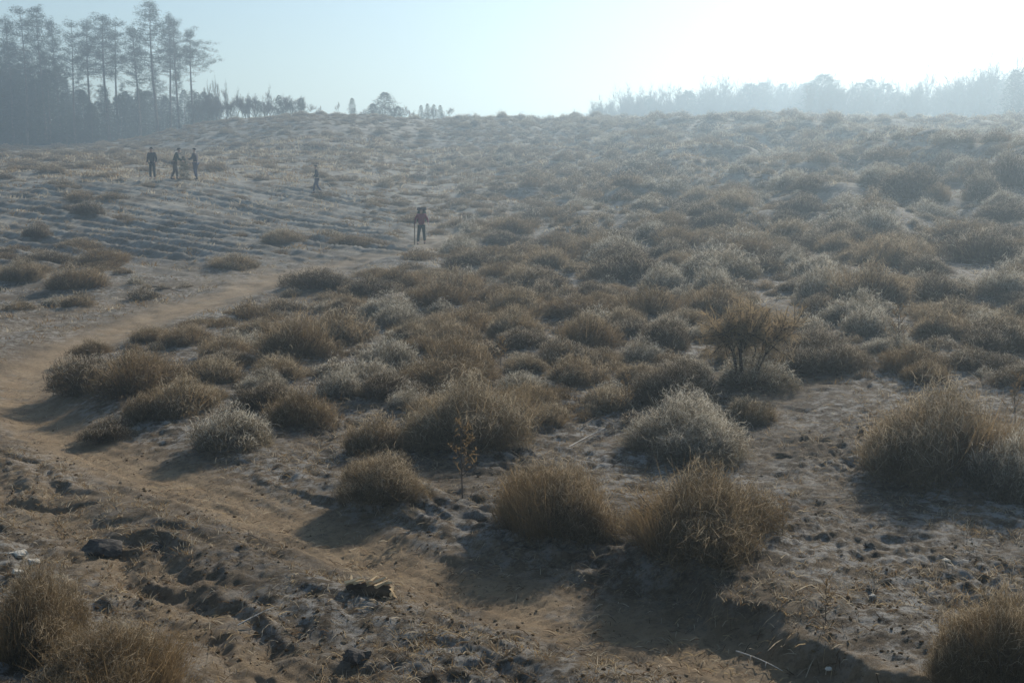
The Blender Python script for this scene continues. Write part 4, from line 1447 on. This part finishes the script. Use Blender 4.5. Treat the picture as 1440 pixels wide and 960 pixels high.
for a in [
    (48, 790, 16, 1, M_PALE, "brightest pale stone above the dark rusty corner bush"),
    (28, 781, 22, 2, M_PALE, "grey flat-sided stone touching the brightest pale one"),
    (25, 806, 12, 3, M_PALE, "small pale stone below the brightest one at the left"),
    (1227, 838, 9, 5, M_PALE, "small white stone on the rough right bank"),
    (1092, 748, 10, 6, M_PALE, "pale pebble at the end of the widest rusty bush"),
    (858, 574, 16, 7, M_PALE, "pale stone among the fallen sticks in mid slope"),
    (1080, 778, 9, 8, M_PALE, "tiny white pebble on the sand lip under the widest rusty bush"),
    (1166, 938, 10, 9, M_PALE, "pale stone at the bottom of the right bank"),
    (1330, 794, 10, 10, M_PALE, "white pebble above the bottom right bush"),
    (1333, 526, 10, 11, M_PALE, "white stone on the ridge of the frosty bank"),
]: stone(*a, group="pale stones")
for a in [
    (146, 780, 50, 21, M_DSTONE, "largest dark lump of earth in the rutted ground at the left"),
    (216, 770, 24, 22, M_DSTONE, "dark lump of earth just right of the largest one"),
    (1222, 768, 15, 23, M_DSTONE, "dark clod in the shade of the right bank"),
    (1226, 830, 14, 24, M_DSTONE, "dark clod sitting above the small white stone"),
    (505, 925, 36, 25, M_DSTONE, "dark lump of earth at the bottom, below the broken log"),
]: stone(*a, name="earth_clod", group="dark clods")


def log_piece():
    x, y = on_ground(522, 838, gz)
    z = float(ground_fields(np.array([x]), np.array([y]))[0][0])
    root = link("broken_log", None, None, (x, y, z + .03), RAD(-14))
    rng = np.random.default_rng(3)
    n, m = 14, 9
    P = []
    for i in range(m):
        t = i / (m - 1); xx = -.14 + .28 * t
        for j in range(n):
            a = j * 6.283 / n
            r = .045 * (1 + .22 * math.sin(3 * a + 5 * t) + .16 * rng.normal()) * (1.15 - .35 * t)
            P.append((xx + .012 * rng.normal() * (i in (0, m - 1)), r * math.cos(a), r * math.sin(a)))
    Q = [(i * n + j, i * n + (j + 1) % n, (i + 1) * n + (j + 1) % n, (i + 1) * n + j) for i in range(m - 1) for j in range(n)]
    link("bark", make_mesh("bark", P, np.array(Q), M_WOODBARK), root)
    for nm, i0, off in (("cut_face", 0, -.002), ("cut_face", m - 1, .002)):
        ring = [(P[i0 * n + j][0] + off, P[i0 * n + j][1], P[i0 * n + j][2]) for j in range(n)]
        cen = tuple(np.mean(ring, 0) + [off * 4, 0, 0])
        link(nm, make_mesh(nm, ring + [cen], np.array([(j, (j + 1) % n, n) for j in range(n)]), M_CUT), root)
    # torn splinters on top, catching the sun
    for k, (xx, yy, L, w, ang) in enumerate([(-.11, -.02, .11, .026, .5), (-.07, -.03, .09, .022, -.2), (-.02, -.01, .10, .02, -.5), (.04, .0, .13, .03, .25), (.08, -.03, .09, .024, .9), (.12, -.01, .09, .022, -.6), (.0, .02, .10, .02, 1.2), (-.13, .0, .08, .024, 2.0)]):
        bm = bmesh.new()
        bmesh.ops.create_cube(bm, size=1)
        for v in bm.verts:
            tp = .35 if v.co.x > 0 else 1
            v.co = Vector((v.co.x * L, v.co.y * w * tp, v.co.z * .022 * tp + .01 * math.sin(7 * v.co.x)))
        bmesh.ops.bevel(bm, geom=bm.edges[:], offset=.002, segments=1)
        me = bpy.data.meshes.new("splinter"); bm.to_mesh(me); bm.free(); me.materials.append(M_CUT)
        o = link("splinter", me, root, (xx, yy, .056))
        o.rotation_euler = (.5 - .5 * (k % 3), -.3 - .15 * (k % 2), ang)
    tag(root, "broken chunk of log with pale torn wood lying on the track", "log")


log_piece()


def stick(p1, p2, rad, lift, label, mat):
    a = on_ground(*p1, gz); b = on_ground(*p2, gz)
    A = np.array([a[0], a[1], gz(*a) + .02 + lift]); B = np.array([b[0], b[1], gz(*b) + .03])
    M = (A + B) / 2; M[2] += .015; M[0] += .01
    L = float(np.linalg.norm(B - A)); c = (A + B) / 2
    ac = Acc()
    ts = np.linspace(0, 1, 7)
    P = np.array([A * (1 - t) ** 2 + 2 * M * t * (1 - t) + B * t * t for t in ts]) - c
    V, F = tube(P, np.linspace(rad, rad * .5, 7), 6); ac.add(V, F)
    for k, t in ((2, .4), (4, .35)):
        d = np.cross(B - A, [0, 0, 1]); d = d / (np.linalg.norm(d) + 1e-9) * L * .18 * (-1) ** k + (B - A) * .12
        V, F = tube([P[k], P[k] + d * .6 + [0, 0, .02], P[k] + d], [rad * .5, rad * .35, rad * .15], 4); ac.add(V, F)
    o = link("fallen_stick", ac.mesh("fallen_stick", mat, True), None, tuple(c))
    tag(o, label, "stick", "fallen sticks")


M_PSTICK = simple_mat("bleached_wood", (0.40, 0.37, 0.32), (0.58, 0.54, 0.48), 9)
M_DSTICK = simple_mat("brown_twig", (0.07, 0.05, 0.035), (0.16, 0.12, 0.08), 9)
for a in [
    ((842, 580), (895, 560), .006, .03, "bleached stick lying across the slope beside the pale stone", M_PSTICK),
    ((820, 603), (860, 578), .006, .02, "dark stick lying below the bleached one in mid slope", M_DSTICK),
    ((800, 634), (850, 606), .006, .02, "bleached stick on the slope just behind the front rusty bush", M_PSTICK),
    ((1035, 922), (1100, 950), .004, .01, "thin pale twig lying on the sand near the bottom edge", M_PSTICK),
    ((350, 758), (368, 766), .004, .01, "tiny dark twig on the smooth sand band", M_DSTICK),
    ((335, 885), (385, 860), .005, .01, "pale twig on the rutted ground left of the log", M_PSTICK),
    ((215, 405), (255, 412), .02, .02, "dark stick lying on the pale flat ground beside the track", M_DSTICK),
]: stick(*a)


# ------------------------------------------------------------------ the five walkers
def cloth(name, c):
    return simple_mat(name, tuple(v * .8 for v in c), tuple(v * 1.15 for v in c), 30, .9, .2)


M_SKIN = simple_mat("skin", (0.42, 0.26, 0.19), (0.48, 0.31, 0.23), 10, .6, .05)
M_BOOT = cloth("boot_leather", (0.03, 0.025, 0.02))


def skin_mesh(name, verts, edges, radii, mat, parent, root_i=0, sub=1):
    me = bpy.data.meshes.new(name)
    me.from_pydata(verts, edges, []); me.update()
    me.materials.append(mat)
    o = link(name, me, parent)
    md = o.modifiers.new("skin", 'SKIN')
    for i, r in enumerate(radii):
        rr = r if isinstance(r, tuple) else (r, r)
        me.skin_vertices[0].data[i].radius = rr
    me.skin_vertices[0].data[root_i].use_root = True
    md.use_smooth_shade = True
    sb = o.modifiers.new("sub", 'SUBSURF'); sb.levels = sub; sb.render_levels = sub
    return o


def person(px, py, hpx, face, jacket, trousers, hat, pose, label, extra=None):
    """pose gives joints (x = to the person's left, y = forward)"""
    x, y = on_ground(px, py, gz)
    z = gz(x, y)
    H = hpx / FPX * float(to_photo(x, y, z)[2])
    s = H / 1.75
    J = dict(pelvis=(0, 0, .95), chest=(0, .02, 1.28), neck=(0, .03, 1.47), head=(0, .06, 1.62),
             shL=(.18, .02, 1.42), shR=(-.18, .02, 1.42), elL=(.24, -.02, 1.15), elR=(-.24, -.02, 1.15), haL=(.25, .10, .92), haR=(-.25, .10, .92),
             hiL=(.09, 0, .92), hiR=(-.09, 0, .92), knL=(.11, .03, .50), knR=(-.11, .03, .50), anL=(.12, 0, .09), anR=(-.12, 0, .09))
    J.update(pose)
    J = {k: Vector(v) for k, v in J.items()}
    root = link("person", None, None, (x, y, z), face, (s, s, s))
    V, E, R = [], [], []

    def vtx(p, r, parent=None):
        V.append(tuple(p)); R.append(r)
        if parent is not None: E.append((parent, len(V) - 1))
        return len(V) - 1
    pel = vtx(J['pelvis'], (.125, .10)); ch = vtx(J['chest'], (.145, .10), pel); nk = vtx(J['neck'], .055, ch)
    hd = J['head']
    jaw = vtx(hd - Vector((0, -.02, .07)), (.06, .065), nk); mid = vtx(hd + Vector((0, 0, .0)), (.074, .09), jaw); vtx(hd + Vector((0, -.01, .07)), (.06, .07), mid)
    for S, sg in (('L', 1), ('R', -1)):
        sh = vtx(J['sh' + S], .058, ch); el = vtx(J['el' + S], .042, sh); ha = vtx(J['ha' + S], (.028, .022), el)
        d = (J['ha' + S] - J['el' + S]).normalized()
        palm = vtx(J['ha' + S] + d * .07, (.038, .016), ha)
        side = d.cross(Vector((0, 1, 0.2))).normalized() if abs(d.y) < .9 else Vector((1, 0, 0))
        curl = d.cross(side).normalized()
        for k, L in enumerate((.062, .075, .080, .070)[:4]):
            b0 = J['ha' + S] + d * .085 + side * (.026 - .0175 * k)
            f1 = vtx(b0 + d * L * .45, .0085, palm); vtx(b0 + d * L * .8 + curl * .02, .0075, f1)
        th = vtx(J['ha' + S] + d * .04 + side * .042, .011, ha); vtx(J['ha' + S] + d * .08 + side * .05 + curl * .015, .009, th)
        hi = vtx(J['hi' + S], .085, pel); kn = vtx(J['kn' + S], .058, hi); an = vtx(J['an' + S], .042, kn)
        vtx(J['an' + S] + Vector((0, .13, -.05)), (.038, .028), an)
    skin_mesh("body", V, E, R, M_SKIN, root, 0, 1)
    # jacket with sleeves
    V, E, R = [], [], []
    p0 = vtx(J['pelvis'] - Vector((0, 0, .08)), (.17, .14)); w = vtx(J['pelvis'].lerp(J['chest'], .45), (.16, .125), p0); c = vtx(J['chest'] + Vector((0, 0, .06)), (.175, .13), w)
    col = vtx(J['neck'] - Vector((0, 0, .02)), .085, c)
    for S in 'LR':
        a = vtx(J['sh' + S], .082, c); b = vtx(J['el' + S], .066, a); vtx(J['el' + S].lerp(J['ha' + S], .92), .048, b)
    skin_mesh("jacket", V, E, R, jacket, root, 0, 1)
    V, E, R = [], [], []
    p0 = vtx(J['pelvis'] + Vector((0, 0, .02)), (.15, .12))
    for S in 'LR':
        a = vtx(J['hi' + S] - Vector((0, 0, .04)), .105, p0); b = vtx(J['kn' + S], .078, a); vtx(J['an' + S] + Vector((0, 0, .05)), .066, b)
    skin_mesh("trousers", V, E, R, trousers, root, 0, 1)
    for S in 'LR':
        V, E, R = [], [], []
        a = vtx(J['an' + S] + Vector((0, -.01, .08)), .056); b = vtx(J['an' + S] + Vector((0, -.02, -.04)), (.05, .045), a); vtx(J['an' + S] + Vector((0, .17, -.055)), (.045, .032), b)
        skin_mesh("boot", V, E, R, M_BOOT, root, 0, 1)
    # cap or hood, and a simple face
    bm = bmesh.new(); bmesh.ops.create_uvsphere(bm, u_segments=16, v_segments=10, radius=1)
    bmesh.ops.delete(bm, geom=[v for v in bm.verts if v.co.z < -.15 or (v.co.z < .25 and v.co.y > .35)], context='VERTS')
    for v in bm.verts: v.co = Vector((v.co.x * .096, v.co.y * .112, v.co.z * .115)) + hd + Vector((0, -.005, .03))
    me = bpy.data.meshes.new("cap"); bm.to_mesh(me); bm.free(); me.materials.append(hat)
    for p in me.polygons: p.use_smooth = True
    link("cap", me, root)
    ft = Vector((0, .093, -.005))
    for nm, off, r, mt in (("eye", (.028, -.006, .012), .009, M_BOOT), ("eye", (-.028, -.006, .012), .009, M_BOOT), ("nose", (0, .008, -.018), .013, M_SKIN), ("mouth", (0, -.006, -.052), .012, M_LIP),
                          ("ear", (.078, -.095, -.005), .018, M_SKIN), ("ear", (-.078, -.095, -.005), .018, M_SKIN)):
        bm = bmesh.new(); bmesh.ops.create_icosphere(bm, subdivisions=2, radius=r)
        sc = {'mouth': (1.6, .5, .45), 'nose': (.8, 1, 1.5), 'ear': (.4, .8, 1.4)}.get(nm, (1, .6, .8))
        for v in bm.verts: v.co = Vector((v.co.x * sc[0], v.co.y * sc[1], v.co.z * sc[2])) + hd + ft + Vector(off)
        me = bpy.data.meshes.new(nm); bm.to_mesh(me); bm.free(); me.materials.append(mt)
        link(nm, me, root)
    tag(root, label, "person")
    return root, s, J


M_LIP = cloth("lips", (0.30, 0.12, 0.10))
jk = lambda n, *c: cloth(n, c)
J_DARK = jk("dark_jacket", .035, .04, .045); J_GREEN = jk("green_jacket", .028, .05, .032); J_GREY = jk("grey_jacket", .06, .055, .07)
J_PLUM = jk("plum_jacket", .20, .045, .07); T_BLUE = jk("blue_trousers", .04, .05, .10); T_DARK = jk("dark_trousers", .015, .02, .02)
T_GREEN = jk("green_trousers", .015, .035, .03); T_GREYL = jk("grey_trousers", .09, .085, .09); T_BROWN = jk("brown_trousers", .06, .04, .03)
HAT = jk("dark_hat", .014, .014, .018)
WALK = dict(knL=(.10, .16, .52), anL=(.11, .20, .10), knR=(-.10, -.02, .50), anR=(-.11, -.24, .14), elL=(.24, -.1, 1.17), haL=(.24, .02, .97), elR=(-.24, .06, 1.17), haR=(-.22, .22, 1.02))
STAND = {}
LEAN = dict(chest=(0, .10, 1.26), neck=(0, .19, 1.43), head=(0, .27, 1.55), shL=(.18, .13, 1.38), shR=(-.18, .13, 1.38), elL=(.23, .20, 1.13), haL=(.16, .42, 1.02), elR=(-.23, .20, 1.13), haR=(-.16, .42, 1.0),
            knL=(.11, .10, .50), anL=(.12, .12, .09), anR=(-.12, -.16, .10), knR=(-.11, .0, .5))
ARMS = dict(elL=(.32, .06, 1.18), haL=(.30, .28, 1.12), elR=(-.32, .06, 1.18), haR=(-.36, .28, 1.10), knL=(.14, .08, .5), anL=(.2, .06, .09), knR=(-.12, .02, .5), anR=(-.17, -.1, .09))
person(215, 253, 45, RAD(175), J_DARK, T_DARK, HAT, STAND, "person in dark jacket standing first in the row of three on the slope")
person(246, 253, 46, RAD(-70), J_GREEN, T_BROWN, HAT, LEAN, "person in dark green jacket bending forward in the middle of the three")
person(276, 253, 44, RAD(80), J_GREY, T_BLUE, HAT, ARMS, "person in dark grey jacket with arms out, facing the middle one of the three")
person(446, 273, 40, RAD(100), J_DARK, T_BLUE, HAT, WALK, "person in black jacket and bluish trousers walking alone on the upper slope")
wr, ws, wJ = person(593, 344, 51, RAD(180), J_PLUM, T_GREEN, HAT,
                    dict(elR=(-.30, .02, 1.18), haR=(-.34, .20, 1.05), elL=(.30, 0, 1.15), haL=(.33, .12, .95), knL=(.14, .08, .5), anL=(.17, .1, .09), knR=(-.12, -.02, .5), anR=(-.14, -.12, .12)),
                    "person in plum jacket and greenish trousers walking down toward the bushes")
def backpack(person_root, s):
    M = Matrix.LocRotScale(person_root.location, person_root.rotation_euler, (s, s, s))
    root = link("backpack", None, None, tuple(M @ Vector((0, -.22, 1.36))), person_root.rotation_euler[2], (s, s, s))
    for nm, dim, off, mt in (("bag", (.44, .24, .56), (0, 0, 0), J_GREEN), ("pocket", (.26, .07, .24), (0, -.13, -.08), T_DARK), ("roll", (.46, .15, .15), (0, 0, .35), J_GREY)):
        bm = bmesh.new(); bmesh.ops.create_cube(bm, size=1)
        bmesh.ops.bevel(bm, geom=bm.edges[:], offset=.22, segments=4, profile=.6, affect='EDGES')
        for v in bm.verts: v.co = Vector((v.co.x * dim[0] * (1 - .12 * v.co.z), v.co.y * dim[1], v.co.z * dim[2])) + Vector(off)
        me = bpy.data.meshes.new(nm); bm.to_mesh(me); bm.free(); me.materials.append(mt)
        for p in me.polygons: p.use_smooth = True
        link(nm, me, root)
    tag(root, "dark green backpack with a rolled mat on the person in the plum jacket", "backpack")


backpack(wr, ws)


def held_staff(person_root, s, hand, label):
    """walking stick resting on the ground, gripped by the hand"""
    hx, hy, hz = hand
    M = Matrix.LocRotScale(person_root.location, person_root.rotation_euler, (s, s, s))
    w = M @ Vector((hx, hy + .06, hz))
    g = gz(w.x, w.y)
    ac = Acc()
    V, F = tube([(0, 0, 0), (.01, 0, (w.z - g) * .6), (0, 0, w.z - g + .28)], [.016, .02, .018], 8); ac.add(V, F)
    o = link("walking_stick", ac.mesh("walking_stick", M_DSTICK, True), None, (w.x, w.y, g))
    tag(o, label, "stick")


held_staff(wr, ws, wJ['haL'], "walking stick held by the person in the plum jacket")

# a young green plant held up between the middle and the last of the three walkers
sx_, sy_ = on_ground(259, 253, gz)
proot = link("seedling_tree", None, None, (sx_, sy_, gz(sx_, sy_)), 0, (.10, .10, .14))
link("trunk", CONS[2][0], proot); link("crown", CONS[2][1], proot)
tag(proot, "small green conifer seedling standing between two of the three walkers", "seedling")

# ------------------------------------------------------------------ haze
bm = bmesh.new(); bmesh.ops.create_cube(bm, size=1)
HT = 30.0
for v in bm.verts: v.co = Vector((v.co.x * 3200, v.co.y * 3200, -6 if v.co.z < 0 else HT))
me = bpy.data.meshes.new("haze"); bm.to_mesh(me); bm.free()
hm, nt, out = new_mat("haze")
pv = nt.nodes.new("ShaderNodeVolumePrincipled")
pv.inputs["Color"].default_value = (0.62, 0.82, 1.0, 1)
pv.inputs["Density"].default_value = HAZE_DENSITY
pv.inputs["Anisotropy"].default_value = 0.57
nt.links.new(pv.outputs[0], out.inputs["Volume"])
me.materials.append(hm)
hz = link("haze", me)
tag(hz, "pale morning haze over the whole hillside", kind='stuff')
